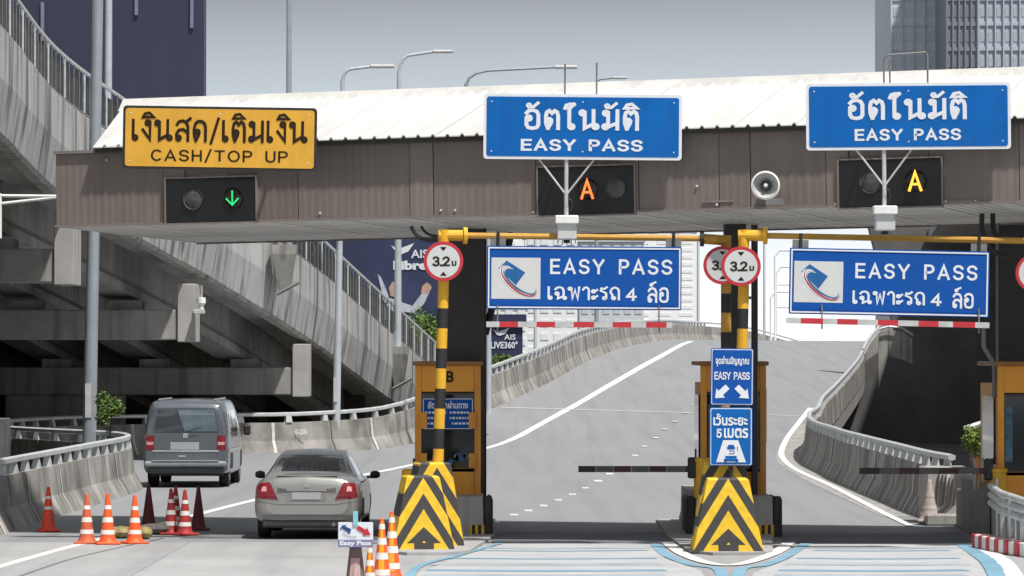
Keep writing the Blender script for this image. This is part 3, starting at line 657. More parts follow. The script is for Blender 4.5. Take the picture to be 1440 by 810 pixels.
# ------------------------------------------------------------------ lane signals in the fascia
def signal(px0, py0, px1, py1, label, kind):
    a = gl(px0, py0, .02); b = gl(px1, py1, .02); cx, cz = (a.x + b.x) / 2, (a.z + b.z) / 2; wd, ht = b.x - a.x, a.z - b.z
    T = thing('lane_signal', label, 'lane signal', group='lane signals in the canopy fascia'); T.matrix_world = GM @ Matrix.Translation((cx, -.02, cz))
    MB().box((0, .0, 0), (wd, .06, ht), bev=.01).build('housing', mat('signal_housing', (.012, .012, .013), .35, var=.3, scale=4), T)
    fr = MB()
    for (x, z, a_, b_) in ((0, ht / 2 + .012, wd + .05, .025), (0, -ht / 2 - .012, wd + .05, .025), (-wd / 2 - .012, 0, .025, ht), (wd / 2 + .012, 0, .025, ht)): fr.box((x, -.01, z), (a_, .07, b_))
    fr.build('surround', clad_rib, T)
    for sx, lit in ((-.19, 0), (.25, 1)):
        xx = sx * wd
        if kind == 'orange': xx = (.02 if lit else .31) * wd
        l_ = MB(); l_.smooth = True; l_.lathe([(.15, 0), (.17, .03), (.17, .0), (.13, .02), (0, .03)], 20, (xx, -.03, .02), Matrix.Rotation(R(90), 3, 'X'))
        lo = l_.build('lens', lens_off if not lit else mat('lens_dark', (.02, .016, .014), .2), T)
        v_ = MB(); v_.lathe([(.18, -.02), (.18, .14), (.172, .14), (.172, -.02)], 20, (xx, -.03, .02), Matrix.Rotation(R(90), 3, 'X'))
        v_.f = v_.f; v_.build('visor', blk, T) if kind == 'none' else None
        if lit:
            gmb = MB()
            if kind == 'green':
                for (p0, p1) in (((0, .11), (0, -.10)), ((0, -.11), (-.10, -.01)), ((0, -.11), (.10, -.01))): ribbon(gmb, [(xx + p0[0], .02 + p0[1]), (xx + p1[0], .02 + p1[1])], .026, -.07)
                gmb.build('green_arrow', led_green, T)
            else:
                ribbon(gmb, [(xx - .09, -.12), (xx, .15), (xx + .09, -.12)], .042, -.07); ribbon(gmb, [(xx - .055, -.03), (xx + .055, -.03)], .035, -.0702)
                gmb.build('letter', led_orange if kind == 'orange' else led_amber, T)
    return T
signal(234, 252, 361, 311, 'lane signal box with a glowing green arrow below the yellow sign', 'green')
signal(757, 236, 893, 300, 'lane signal box with an orange letter A below the middle blue sign', 'orange')
signal(1180, 226, 1325, 289, 'lane signal box with an amber letter A right of the horn loudspeaker', 'amber')
# access hatch on fascia, bolts
for (px, py) in ((1345, 283), (300, 246), (1010, 283)):
    p = gl(px, py, .02); MB().box((p.x, -.02, p.z), (.5, .02, .03)).build('fascia_bracket', clad_rib, CN)
for (px, py) in ((150, 225), (450, 300), (620, 296), (640, 296), (980, 262), (1008, 288), (1175, 287), (1330, 283), (1372, 283), (905, 300), (750, 299)):
    p = gl(px, py, .02); MB().lathe([(.022, 0), (.022, .02), (0, .03)], 8, (p.x, -.012, p.z), Matrix.Rotation(R(90), 3, 'X')).build('bolt', galv, CN)

# ------------------------------------------------------------------ sign boards
def board(name, label, cat, cpx, cpy, wpx, hpx, Y, roll, face, edge, bw=.03, rounded=.05, inset=.0, yaw=0):
    s = 6000 / Y; wd, ht = wpx / s, hpx / s
    T = thing(name, label, cat, W(cpx, cpy, Y), rot=(0, R(roll), R(yaw)))
    def rr_(w_, h_, r_):
        pts = []
        for cx, cz, a0 in ((w_ / 2 - r_, h_ / 2 - r_, 0), (-w_ / 2 + r_, h_ / 2 - r_, 90), (-w_ / 2 + r_, -h_ / 2 + r_, 180), (w_ / 2 - r_, -h_ / 2 + r_, 270)):
            pts += [(cx + r_ * math.cos(R(a0 + 22.5 * k)), cz + r_ * math.sin(R(a0 + 22.5 * k))) for k in range(5)]
        return pts
    MB().prism(rr_(wd, ht, rounded), 0, .04).build('backing_plate', edge, T)
    if inset:
        MB().prism(rr_(wd - inset * 2, ht - inset * 2, rounded * .8), -.004, .01).build('border', sign_white if inset < .03 else face, T)
        b2 = inset * 2 + bw * 2
        MB().prism(rr_(wd - b2, ht - b2, rounded * .7), -.008, .01).build('face_panel', face, T)
    else:
        MB().prism(rr_(wd - bw * 2, ht - bw * 2, rounded * .8), -.006, .01).build('face_panel', face, T)
    return T, wd, ht, s
def rivets(T, wd, ht, n=4):
    for sx in (-.46, .0, .46):
        for sz in (-.38, .38):
            MB().lathe([(.012, 0), (.012, .004), (0, .006)], 6, (sx * wd, -.007, sz * ht), Matrix.Rotation(R(90), 3, 'X')).build('rivet', sign_white, T)
Yy = 67.3
T, wd, ht, s = board('lane_sign', 'yellow overhead sign reading CASH / TOP UP', 'road sign', 309, 194.5, 273, 89, 67.0, .85, sign_yel, blk, .04, .06)
lettering('เงินสด/เติมเงิน', 0, 13.5 / s, 248 / s, 46 / s, -.011, print_black, T, 'thai', t=.15, gap=.27)
lettering('CASH/TOP UP', 0 / s, -25 / s, 193 / s, 20 / s, -.011, print_black, T, t=.15, gap=.34)
for sx in (-.3, .3): MB().tube((sx * wd, .04, .1), (sx * wd, 1.15, .1), .03, n=6).build('mounting_arm', galv_dark, T)
rivets(T, wd, ht)
def easy_over(label, cpx, cpy, wpx, hpx, Y, roll, dx, rods, box_px):
    T, wd, ht, s = board('lane_sign', label, 'road sign', cpx, cpy, wpx, hpx, Y, roll, sign_blue, sign_white, .045, .05)
    lettering('อัตโนมัติ', -1 / s + dx[0] / s, 15 / s, dx[2] / s, 42 / s, -.011, sign_white, T, 'thai', t=.19, gap=.32)
    lettering('EASY PASS', -1 / s + dx[1] / s, -25 / s, dx[3] / s, 19 / s, -.011, sign_white, T, t=.22, gap=.34)
    for rx in (-.18, .32, -.4): MB().box((rx * wd, -.0065, 0), (.006, .001, ht - .1)).build('panel_seam', sign_blue2, T)
    px = (box_px - cpx) / s
    for sx in (-40, 40): MB().tube((px + sx / s, .05, -ht / 2 + .02), (px, .05, -ht / 2 - .55), .016, n=6).build('brace', galv, T)
    MB().tube((px, .05, -ht / 2 - 1.02), (px, .05, ht / 2 - .02), .032, n=8).build('mast', galv, T)
    for m_ in rods: 
        mb = MB(); mb.path([Vector(p) for p in m_], .014, 6); mb.build('top_rod', galv_dark, T)
    for zz in (-.2, .25): MB().tube((px, .06, zz), (px, .9, zz), .025, n=6).build('mounting_arm', galv_dark, T)
    rivets(T, wd, ht); return T, wd, ht, s
s1 = 6000 / 66.0
easy_over('middle overhead blue sign reading EASY PASS, above the orange A', 819.5, 178.5, 279, 92, 65.9, .5, (0, 0, 164, 172), [[(-.28, .05, .4), (-.28, .05, .98)], [(.21, .05, .4), (.21, .05, 1.0)]], 797)
easy_over('overhead blue EASY PASS sign under the grey towers, above the amber A', 1277.5, 163.5, 288, 94, 64.25, -.45, (0, 0, 170, 150), [[(-.36, .05, .4), (-.36, .05, .88), (-.30, .05, .93), (.28, .05, .97), (.30, .05, .92), (.30, .05, .4)], [(-.27, .05, .4), (-.27, .05, .86)]], 1243)
# camera boxes on the masts
def cam_box(px, py, Y, label):
    T = thing('lane_camera', label, 'camera', W(px, py, Y), group='lane cameras below the blue signs')
    MB().box((0, 0, .12), (.36, .34, .13), bev=.015).build('hood', white, T)
    MB().box((0, .02, -.06), (.30, .28, .26), bev=.02).build('casing', mat('camera_grey', (.55, .56, .56), .5, var=.1), T)
    MB().lathe([(.05, 0), (.05, .05), (0, .06)], 12, (0, 0, -.24)).build('lens', blk, T)
    for k in range(5): MB().tube((-.13 + k * .065, -.02, -.18), (-.14 + k * .07, -.03, -.25 - .02 * (k % 2)), .008, n=5).build('cable_gland', galv_dark, T)
    MB().tube((0, .06, .18), (0, .06, .34), .03, n=8).build('mast_stub', galv, T)
    MB().path([Vector((.05, 0, .25)), Vector((.09, .0, .33)), Vector((.07, 0, .42)), Vector((.02, 0, .46))], .012, 6).build('cable_loop', blk, T)
cam_box(797, 320, 65.8, 'white lane camera box hanging below the middle blue overhead sign')
cam_box(1244, 307, 64.15, 'white lane camera box hanging in front of the amber A signal')
# horn loudspeaker
T = thing('horn_loudspeaker', 'round grey horn loudspeaker on the canopy fascia', 'loudspeaker', W(1077, 261, 65.3), rot=(0, 0, R(-6)))
RX = Matrix.Rotation(R(90), 3, 'X'); h_ = MB(); h_.smooth = True
h_.lathe([(.215, .10), (.20, .12), (.185, .09), (.13, .0), (.07, -.06), (.05, -.2), (.09, -.22), (.09, -.38), (0, -.38)], 28, M=RX); h_.build('horn', mat('horn_grey', (.48, .48, .47), .5, var=.1), T)
h2 = MB(); h2.smooth = True; h2.lathe([(.222, .085), (.222, .115), (.195, .125), (.195, .10)], 28, M=RX); h2.build('rim', white, T)
MB().lathe([(.075, -.03), (.06, .04), (.0, .06)], 16, M=RX).build('throat', mat('throat_dark', (.07, .07, .07), .5), T)
MB().lathe([(.03, .05), (.03, .09), (0, .1)], 12, M=RX).build('core', white, T)
MB().box((.12, .2, -.24), (.3, .12, .1)).build('bracket', galv_dark, T)

# ------------------------------------------------------------------ height-limit portals
def striped_post(x0, z0, x1, z1, Y, r, first_black, mats=None, seg=.31):
    mb = MB(); n = max(1, int(round((z1 - z0) / seg))); mb.smooth = True
    for k in range(n):
        a = Vector((x0 + (x1 - x0) * k / n, Y, z0 + (z1 - z0) * k / n)); b = Vector((x0 + (x1 - x0) * (k + 1) / n, Y, z0 + (z1 - z0) * (k + 1) / n))
        mb.tube(a, b, r, n=14, mi=(k + (0 if first_black else 1)) % 2, cap=(k == n - 1))
    return mb
def portal(label, pl, pr, Y0, Y1, yb):
    T = thing('height_portal', label, 'portal', (pl[0], Y0, 0), group='yellow height-limit portals'); o_ = Vector((pl[0], Y0, 0))
    a0 = W(pl[1], 655, Y0); a1 = W(pl[0], yb[0] + 2, Y0)
    striped_post(a0.x, .9, a1.x - .005, a1.z - .9, Y0, .085, True).build('post', [blk, yel], T, o_)
    MB().tube((a1.x - .005, Y0, a1.z - .9), (a1.x, Y0, a1.z), .085, n=14).build('post_top', yel, T, o_)
    MB().tube((a0.x - (a1.x - a0.x) * .25, Y0, 0), (a0.x, Y0, .9), .085, n=12).build('post_foot', blk, T, o_)
    b = W(pr, yb[1] + 2, Y1)
    e1 = a1 + (b - a1).normalized() * .30
    MB().tube(a1 + Vector((-.085, 0, -.085)), e1 + Vector((0, 0, -.085)), .085, n=12).build('elbow', yel, T, o_)
    MB().tube(e1 + Vector((-.0, 0, -.085)), e1 + (b - a1).normalized() * .06 + Vector((0, 0, -.085)), .13, n=12).build('flange', yel, T, o_)
    MB().tube(e1 + Vector((0, 0, -.085)), b + Vector((0, 0, -.085)), .048, n=10).build('cross_pipe', yel_dull, T, o_)
    return T, o_, a1, b
PT1, o1, a1, b1 = portal('height-limit portal of striped posts over the middle lane, beside the first booth', (624, 615), 1008, 65.6, 66.2, (321, 326))
c0 = W(1021, 640, 66.4); c1 = W(1021, 331, 66.4)
striped_post(c0.x, 0, c1.x, c1.z, 66.4, .082, True).build('post', [blk, yel_dull], PT1, o1)
MB().tube(Vector((c1.x, 66.4, c1.z - .08)), b1 + Vector((-.22, 0, -.085)), .08, n=12).build('elbow', yel_dull, PT1, o1)
MB().tube(b1 + Vector((-.26, 0, -.085)), b1 + Vector((-.2, 0, -.085)), .12, n=12).build('flange', blk, PT1, o1)
PT2, o2, a2, b2 = portal('height-limit portal with a bright striped post in front of the second dark column', (1046, 1039), 1500, 65.2, 64.6, (321, 330))
# round height signs
def round_sign(px, py, Y, label, rp=28, yaw=0):
    T = thing('height_limit_sign', label, 'road sign', W(px, py, Y), rot=(0, 0, R(yaw)), group='round 3.2 m height-limit signs'); r = rp * Y / 6000
    MB().lathe([(0, -.02), (r, -.02), (r, 0), (r * .99, .006), (r * .82, .006)], 36, M=RX).build('red_ring', red, T)
    MB().lathe([(r * .83, .006), (r * .83, .009), (0, .009)], 36, M=RX).build('face_disc', sign_grey, T)
    lettering('3.2', -.12 * r, .0, r * .90, r * .50, -.013, print_black, T, t=.22, gap=.20)
    lettering('ม', r * .54, -.10 * r, r * .24, r * .25, -.013, print_black, T, 'font', bold=.04)
    t_ = MB()
    for sg in (1, -1): t_.add([(-.17 * r, -.013, sg * .72 * r), (.17 * r, -.013, sg * .72 * r), (0, -.013, sg * .52 * r)], [(0, 1, 2)])
    t_.build('arrow_marks', print_black, T)
    MB().box((0, .05, 0), (.06, .06, r * 1.2)).build('clamp', galv_dark, T)
round_sign(623.5, 367.5, 65.4, 'round 3.2 metre height-limit sign on the leftmost striped post')
round_sign(1016, 373, 66.2, 'round 3.2 metre sign half hidden behind the brighter round sign', 27)
round_sign(1042, 374.5, 65.0, 'round 3.2 metre height-limit sign overlapping a dimmer one behind it', 28)
round_sign(1455, 384, 64.5, 'round height-limit sign cut off by the right edge', 27)

# ------------------------------------------------------------------ hanging EASY PASS boards with the card emblem
def emblem(T, cx, cz, w_, s, pale):
    MB().prism([(cx - w_ / 2, cz - w_ * .42), (cx + w_ / 2, cz - w_ * .42), (cx + w_ / 2, cz + w_ * .42), (cx - w_ / 2, cz + w_ * .42)], -.011, 0).build('emblem_panel', sign_grey, T)
    def pl(pts, m, y, nm):
        MB().add([(cx + a * w_, y, cz + b * w_) for a, b in pts], [tuple(range(len(pts)))]).build(nm, m, T)
    pl([(-.36, .20), (-.19, .36), (.19, .12), (-.0, -.14)], logo_blue, -.013, 'emblem_card')
    def swoosh(r0x, r0y, r1x, r1y, a0, a1, m, y, dx=0, dz=0):
        n = 16; mb = MB(); ca, sa = math.cos(R(-38)), math.sin(R(-38)); vs = []
        for i in range(n + 1):
            a = R(a0 + (a1 - a0) * i / n); t = math.sin(math.pi * i / n) ** .6
            for q in (0, 1):
                rx = r0x + (r1x - r0x) * t * q; ry = r0y + (r1y - r0y) * t * q
                u, v = rx * math.cos(a), ry * math.sin(a); vs.append((cx + (u * ca - v * sa + .07 + dx) * w_, y, cz + (u * sa + v * ca - .05 + dz) * w_))
        mb.add(vs, [(2 * i, 2 * i + 1, 2 * i + 3, 2 * i + 2) for i in range(n)]); mb.build('emblem_swoosh', m, T)
    swoosh(.36, .14, .50, .24, 130, 345, sign_white, -.0145)
    swoosh(.38, .15, .40, .18, 125, 350, print_grey, -.0155)
    swoosh(.43, .18, .455, .215, 150, 380, red, -.0165)
    swoosh(.39, .15, .42, .18, 190, 385, logo_blue, -.0175, .015, .01)
def easy_hang(label, cpx, cpy, wpx, hpx, Y, roll, hx):
    T, wd, ht, s = board('hanging_lane_sign', label, 'road sign', cpx, cpy, wpx, hpx, Y, roll, sign_blue2, sign_blue2, .022, .02, .045)
    # white line round the edge
    fr = MB()
    for (x, z, a_, b_) in ((0, ht / 2 - .03, wd - .04, .022), (0, -ht / 2 + .03, wd - .04, .022), (-wd / 2 + .03, 0, .022, ht - .08), (wd / 2 - .03, 0, .022, ht - .08)): fr.box((x, -.012, z), (a_, .006, b_))
    fr.build('border_line', sign_white, T)
    emblem(T, (-wpx / 2 + 41) / s, -1 / s, 69 / s, s, 0)
    lettering('EASY PASS', 38 / s, 17 / s, 172 / s, 24 / s, -.012, sign_white, T, t=.18, gap=.40)
    lettering('เฉพาะรถ', -.5 / s, -22 / s, 102 / s, 22 / s, -.012, sign_white, T, 'thai', t=.16, gap=.22)
    lettering('4', 66 / s, -22 / s, 16 / s, 19 / s, -.012, sign_white, T, t=.2)
    lettering('ล้อ', 104 / s, -19 / s, 30 / s, 31 / s, -.012, sign_white, T, 'thai', t=.17, gap=.26)
    for x in hx:
        MB().box(((x - cpx) / s, .05, ht / 2 + .06), (.24, .05, .12)).build('hanger_plate', galv_dark, T)
        MB().tube(((x - cpx) / s, .02, ht / 2), ((x - cpx) / s, .02, ht / 2 + .22), .025, n=6).build('hanger', blk, T)
    return T, wd, ht, s
easy_hang('hanging blue EASY PASS board with card emblem over the middle lane', 821.5, 391, 274, 89, 65.65, .4, (700, 947))
easy_hang('hanging blue EASY PASS board with card emblem over the right lane', 1250.5, 397.5, 281, 93, 64.1, 1.2, (1125, 1376))
def clear_bar(label, x0, y0, x1, y1, Y, segs, rods):
    a = W(x0, y0, Y); b = W(x1, y1, Y); T = thing('clearance_bar', label, 'height bar', a, group='red and white clearance bars'); d = b - a
    for k, (t0, t1, m) in enumerate(segs):
        MB().box((d * ((t0 + t1) / 2)), ((d * (t1 - t0)).length, .07, .085), Matrix.Rotation(-math.atan2(d.z, d.x), 3, 'Y')).build('bar_segment', m, T)
    for t, up in rods: MB().tube(d * t + Vector((0, .0, -.12)), d * t + Vector((0, .02, up)), .012, n=6).build('hanger_rod', galv_dark, T)
clear_bar('red and white clearance bar below the middle hanging board', 684, 456, 945, 457, 65.6, [(0, .07, white_dull), (.07, .17, red), (.17, .27, white_dull), (.27, .37, red), (.37, .47, white_dull), (.47, .58, red), (.58, .68, white_dull), (.68, .78, red), (.78, .86, white_dull), (.86, .97, red), (.97, 1, white_dull)], ((.06, .3), (.93, .3)))
clear_bar('red and white clearance bar below the right hanging board', 1106, 450.5, 1391, 457.5, 64.05, [(0, .07, white_dull), (.07, .18, red), (.18, .25, white_dull), (.25, .35, red), (.35, .45, white_dull), (.45, .55, red), (.55, .65, white_dull), (.65, .75, red), (.75, .82, white_dull), (.82, .93, red), (.93, 1, white_dull)], ((.175, .25), (.95, .25)))
# cables
def cable(pts, r, label, Y):
    P = [Vector(p) for p in cr([tuple(W(px, py, Y)) for px, py in pts], 8)]; mb = MB(); mb.smooth = True; o_ = P[0].copy()
    mb.path([p - o_ for p in P], r, 8); o = mb.build('power_cable', blk); o.location = o_; tag(o, label, 'cable')
cable([(578, 318), (585, 330), (600, 338), (616, 337)], .028, 'thicker black cable loop under the canopy beside the leftmost portal post', 67.6)
cable([(592, 318), (600, 328), (614, 332), (622, 330)], .022, 'thinner black cable loop just above the leftmost round sign', 67.8)
cable([(1381, 300), (1382, 326), (1396, 352), (1416, 362)], .04, 'black cable drooping beside the right-edge column', 67.0)
cable([(1396, 300), (1398, 325), (1410, 342), (1425, 350)], .04, 'inner black cable drooping against the right-edge column', 67.2)

# ------------------------------------------------------------------ toll booths on their islands
def booth(cx, Y, label, glyph, info):
    T = thing('toll_booth', label, 'toll booth', (cx, Y, 0), group='ochre toll booths')
    wd = 1.08; z0, z1 = .62, 2.80; D_ = 2.6
    fr = MB()
    for sx in (-1, 1): fr.box((sx * (wd / 2 - .05), .05, (z0 + z1) / 2), (.10, .1, z1 - z0))
    fr.build('corner_frame', booth_m, T)
    MB().box((0, .04, 2.56), (wd - .2, .08, .46), bev=.01).build('head_panel', booth_m, T)
    MB().box((0, .04, .86), (wd - .2, .08, .46), bev=.01).build('apron_panel', booth_m, T)
    MB().box((0, .07, 1.71), (wd - .2, .03, 1.24)).build('window', glass_dark, T)
    for z in (1.06, 2.33): MB().box((0, .03, z), (wd - .2, .06, .05)).build('window_rail', booth_dark, T)
    MB().box((0, D_ / 2 + .12, 1.0 + .55), (wd - .04, D_ - .05, 1.9)).build('cabin_body', booth_m, T)
    MB().box((wd / 2 + .0, D_ / 2, 1.75), (.03, 1.6, 1.1)).build('side_window', glass_dark, T)
    MB().box((-wd / 2 - .0, D_ / 2, 1.75), (.03, 1.6, 1.1)).build('side_window', glass_dark, T)
    MB().box((0, D_ / 2, z1 + .02), (wd + .08, D_ + .2, .07), bev=.015).build('roof', mat('booth_roof', (.32, .15, .04), .5, var=.2), T)
    MB().box((wd / 2 + .02, .9, 1.95), (.05, .5, .9)).build('side_post', booth_dark, T)
    if info:
        MB().box((.0, -.0, 1.99), (.84, .02, .50)).build('fare_board', sign_blue2, T)
        lettering('อัตราค่าผ่านทาง', 0, 2.14, .66, .13, -.013, sign_white, T, 'font', bold=.03)
        rw = MB(); r2 = random.Random(5)
        for zz in (2.01, 1.92, 1.83):
            x = -.38
            while x < .36:
                l_ = r2.uniform(.02, .05)
                if not -.06 < x < .02: rw.box((x + l_ / 2, -.012, zz), (l_, .004, .035))
                x += l_ + .018
        rw.build('fare_rows', sign_white, T)
        bd = MB()
        for (x, z, a_, b_) in ((0, 2.235, .8, .012), (0, 1.745, .8, .012), (-.405, 1.99, .012, .48), (.405, 1.99, .012, .48)): bd.box((x, -.012, z), (a_, .004, b_))
        bd.build('fare_border', sign_white, T)
        for sx in (-1, 1):
            MB().box((sx * .40, -.03, 1.88), (.11, .05, .26)).build('window_clip', booth_m, T)
            MB().box((sx * .40, -.03, 1.22), (.11, .05, .24)).build('window_clip', booth_m, T)
        r3 = random.Random(2)
        for k in range(9): MB().box((r3.uniform(-.3, .3), .045, 1.18 + r3.uniform(0, .12)), (r3.uniform(.04, .12), .01, r3.uniform(.04, .14)), Matrix.Rotation(r3.uniform(-.5, .5), 3, 'Y')).build('desk_item', [glass_blue, white_dull, logo_blue][k % 3], T)
    else:
        for k, (x, z, a_, b_) in enumerate(((-.36, 1.7, .12, .9), (.30, 2.05, .18, .35), (.28, 1.35, .2, .3))): MB().box((x, .046, z), (a_, .01, b_)).build('screen_item', [glass_blue, pane_g, mat('interior_brown', (.12, .06, .03), .6)][k], T)
    if glyph: lettering(glyph, .0 + .03, 2.60, .13, .19, -.012, print_black, T, t=.24)
    return T
BX = (W(630, 700, 70.5).x, W(1031, 700, 70.5).x, W(1451, 700, 68.2).x)
booth(BX[0], 70.4, 'ochre toll booth marked B with a blue fare board in its window', 'B', True)
booth(BX[1], 70.4, 'ochre toll booth behind the two small blue signs', None, False)
booth(BX[2], 68.2, 'ochre toll booth cut off by the right edge of the view', None, False)
def island(cx, Y, label, left=True):
    T = thing('island_base', label, 'concrete base', (cx, Y, 0), group='concrete booth bases')
    prof = [(-.66, 0), (-.66, .10), (-.63, .22), (-.62, .66), (.62, .66), (.63, .22), (.66, .10), (.66, 0)]
    n = len(prof); mb = MB(); mb.loft([[(a, -.55, b) for a, b in prof], [(a, 5.5, b) for a, b in prof]], closed=True).build('concrete_block', pier_c, T)
    st = MB()
    for sx in (-1, 1):
        for k in range(6):
            st.box((sx * (.42 + k * .05), -.56, .1), (.047, .02, .2), mi=k % 2)
    st.build('warning_strip', [yel, blk], T)
    for sx in (-1, 1):
        if sx < 0 and not left: continue
        b = MB(); b.smooth = True
        b.lathe([(.0, .0), (.085, 0), (.085, .60), (.06, .66), (0, .67)], 16, (sx * .70, -.46, 0)); b.build('rubber_fender', rubber, T)
        MB().box((sx * .71, .5, .32), (.11, 1.9, .62), bev=.04).build('rubber_guard', rubber, T)
island(W(626, 750, 69.9).x, 69.9, 'concrete base with black rubber fenders under the booth marked B', False)
island(W(1030, 750, 69.9).x, 69.9, 'concrete base with black fenders behind the crash block carrying blue signs')
MB()  # island aprons
for (cx, y0, y1) in ((W(603, 775, 64).x, 62.9, 76), (W(1026, 775, 64).x, 62.9, 76)):
    k = MB(); pts = [(cx - .62, y0 + .7), (cx - .3, y0), (cx + .3, y0), (cx + .62, y0 + .7), (cx + .95, 69), (cx + .95, y1), (cx - .7, y1), (cx - .75, 69)]
    n = len(pts); k.add([(x, y, 0) for x, y in pts] + [(x, y, .05) for x, y in pts], [tuple(range(n, 2 * n))] + [(i, (i + 1) % n, n + (i + 1) % n, n + i) for i in range(n)])
    tag(k.build('kerb', plaza), kind='structure')

# ------------------------------------------------------------------ chevron crash blocks
def chevron_mat(name, apex, slope, period, phase, house=True):
    m = bpy.data.materials.new(name); m.use_nodes = True; n = m.node_tree.nodes; l = m.node_tree.links; p = n['Principled BSDF']
    t = n.new('ShaderNodeTexCoord'); s = n.new('ShaderNodeSeparateXYZ'); l.new(t.outputs['Object'], s.inputs[0])
    def M_(op, a, b=None):
        q = n.new('ShaderNodeMath'); q.operation = op
        for i, v in enumerate((a, b)):
            if v is None: continue
            if isinstance(v, (int, float)): q.inputs[i].default_value = v
            else: l.new(v, q.inputs[i])
        return q.outputs[0]
    ax = M_('ABSOLUTE', M_('SUBTRACT', s.outputs['X'], apex)); h = M_('ADD', s.outputs['Z'], M_('MULTIPLY', ax, slope))
    fr = M_('FRACT', M_('DIVIDE', M_('SUBTRACT', h, phase), period)); st0 = M_('LESS_THAN', fr, .5)
    above = M_('GREATER_THAN', h, phase); foot = M_('MULTIPLY', M_('MULTIPLY', M_('LESS_THAN', s.outputs['Z'], .14), M_('GREATER_THAN', ax, .15)), M_('LESS_THAN', h, phase + period * .5))
    hz = M_('MULTIPLY', M_('LESS_THAN', M_('ADD', s.outputs['Z'], M_('MULTIPLY', ax, .95)), .385), M_('GREATER_THAN', s.outputs['Z'], .14))
    body = M_('MULTIPLY', M_('LESS_THAN', s.outputs['Z'], .141), M_('LESS_THAN', ax, .15))
    blackh = M_('MAXIMUM', hz, body)
    base = M_('MAXIMUM', M_('MULTIPLY', st0, above), M_('MULTIPLY', M_('SUBTRACT', 1.0, above), 1.0 if house else 0.0))
    st = M_('MULTIPLY', base, M_('SUBTRACT', 1.0, blackh)) if house else base
    nz = n.new('ShaderNodeTexNoise'); nz.inputs['Scale'].default_value = 9; nz.inputs['Detail'].default_value = 6; l.new(t.outputs['Object'], nz.inputs['Vector'])
    mi = n.new('ShaderNodeMixRGB'); mi.inputs[1].default_value = (.052, .05, .05, 1); mi.inputs[2].default_value = (.82, .52, .025, 1); l.new(st, mi.inputs[0])
    mr = n.new('ShaderNodeMapRange'); mr.inputs['From Min'].default_value = .3; mr.inputs['From Max'].default_value = .7; mr.inputs['To Min'].default_value = .82; mr.inputs['To Max'].default_value = 1.06; l.new(nz.outputs['Fac'], mr.inputs[0])
    vm = n.new('ShaderNodeVectorMath'); vm.operation = 'SCALE'; l.new(mi.outputs[0], vm.inputs[0]); l.new(mr.outputs[0], vm.inputs['Scale'])
    l.new(vm.outputs[0], p.inputs['Base Color']); p.inputs['Roughness'].default_value = .55
    return m
chev = chevron_mat('chevron_paint', 0, 1.6, .47, .415); chev_b = chevron_mat('chevron_paint_rear', .03, 1.6, .47, .30, False)
def frustum(w0, w1, h, d0, d1, lean=.10):
    mb = MB()
    a = [(-w0 / 2, 0, 0), (w0 / 2, 0, 0), (w0 / 2, d0, 0), (-w0 / 2, d0, 0)]; b = [(-w1 / 2, lean, h), (w1 / 2, lean, h), (w1 / 2, lean + d1, h), (-w1 / 2, lean + d1, h)]
    c = [(-w1 / 2 + .03, lean + .03, h + .025), (w1 / 2 - .03, lean + .03, h + .025), (w1 / 2 - .03, lean + d1 - .03, h + .025), (-w1 / 2 + .03, lean + d1 - .03, h + .025)]
    mid = [tuple((p[i] * .5 + q[i] * .5) for i in range(3)) for p, q in zip(a, b)]
    mb.loft([[Vector(v) for v in r_] for r_ in (a, mid, b, c)], closed=True); return mb
def crash(cx, Y, label, yaw, roff, w0=1.06, w1=.62, h=1.10, recess=.17):
    T = thing('crash_block', label, 'crash block', (cx, Y, 0), R(yaw), 'chevron crash blocks')
    fb = frustum(w0, w1, h, .9, .62); o = fb.build('front_block', chev, T)
    rb_ = frustum(w0 * .95, w1 * .98, 1.29, 1.0, .7); o = rb_.build('rear_block', chev_b, T); o.location = (roff, 1.15, 0)
    lean = .10 / h
    def fz(x, z, k): return (x, z * lean - .006 - k, z)
    MB().add([fz(-.03, .145, .0), fz(.03, .145, .0), fz(0, .18, .0)], [(0, 1, 2)]).build('arrow_tip_print', mat('chevron_yellow', (.84, .54, .03), .55), T)
    return T
p = W(597, 775, 64.2)
crash(p.x, 63.9, 'black and yellow chevron crash block beside the orange cones', 9, .34, w0=.94, w1=.50, h=1.12)
p = W(1024, 780, 63.4)
crash(p.x, 63.3, 'black and yellow chevron crash block below the two small blue signs', 0, .02)

# ------------------------------------------------------------------ small blue signs on the middle island
q = W(1030, 640, 64.9)
T, wd, ht, s = board('easy_pass_sign', 'small blue sign reading EASY PASS with two white diverging arrows', 'road sign', 1029.5, 530, 60, 80, 64.4, .6, sign_blue2, sign_blue2, .012, .03, .012)
lettering('จุดอ่านสัญญาณ', 0, 22 / s, 47 / s, 15 / s, -.014, sign_white, T, 'font', bold=.03)
lettering('EASY PASS', 0, 2 / s, 50 / s, 12.5 / s, -.014, sign_white, T, t=.20, gap=.2)
for sx in (-1, 1):
    mb = MB(); c_ = Vector((sx * 15 / s, 0, -22 / s)); d_ = Vector((sx * .72, 0, -.69)); n_ = Vector((d_.z, 0, -d_.x)); k = 1 / s
    mb.add([c_ - d_ * 12 * k + n_ * 4.2 * k, c_ - d_ * 12 * k - n_ * 4.2 * k, c_ + d_ * 1 * k - n_ * 4.2 * k, c_ + d_ * 1 * k - n_ * 9 * k, c_ + d_ * 12 * k, c_ + d_ * 1 * k + n_ * 9 * k, c_ + d_ * 1 * k + n_ * 4.2 * k], [(0, 1, 2, 3, 4, 5, 6)])
    mb.v = [v + Vector((0, -.014, 0)) for v in mb.v]; mb.build('arrow', sign_white, T)
MB().tube((0, .06, -ht / 2 - 1.2), (0, .06, ht / 2 - .05), .03, n=8).build('post', blk, T)
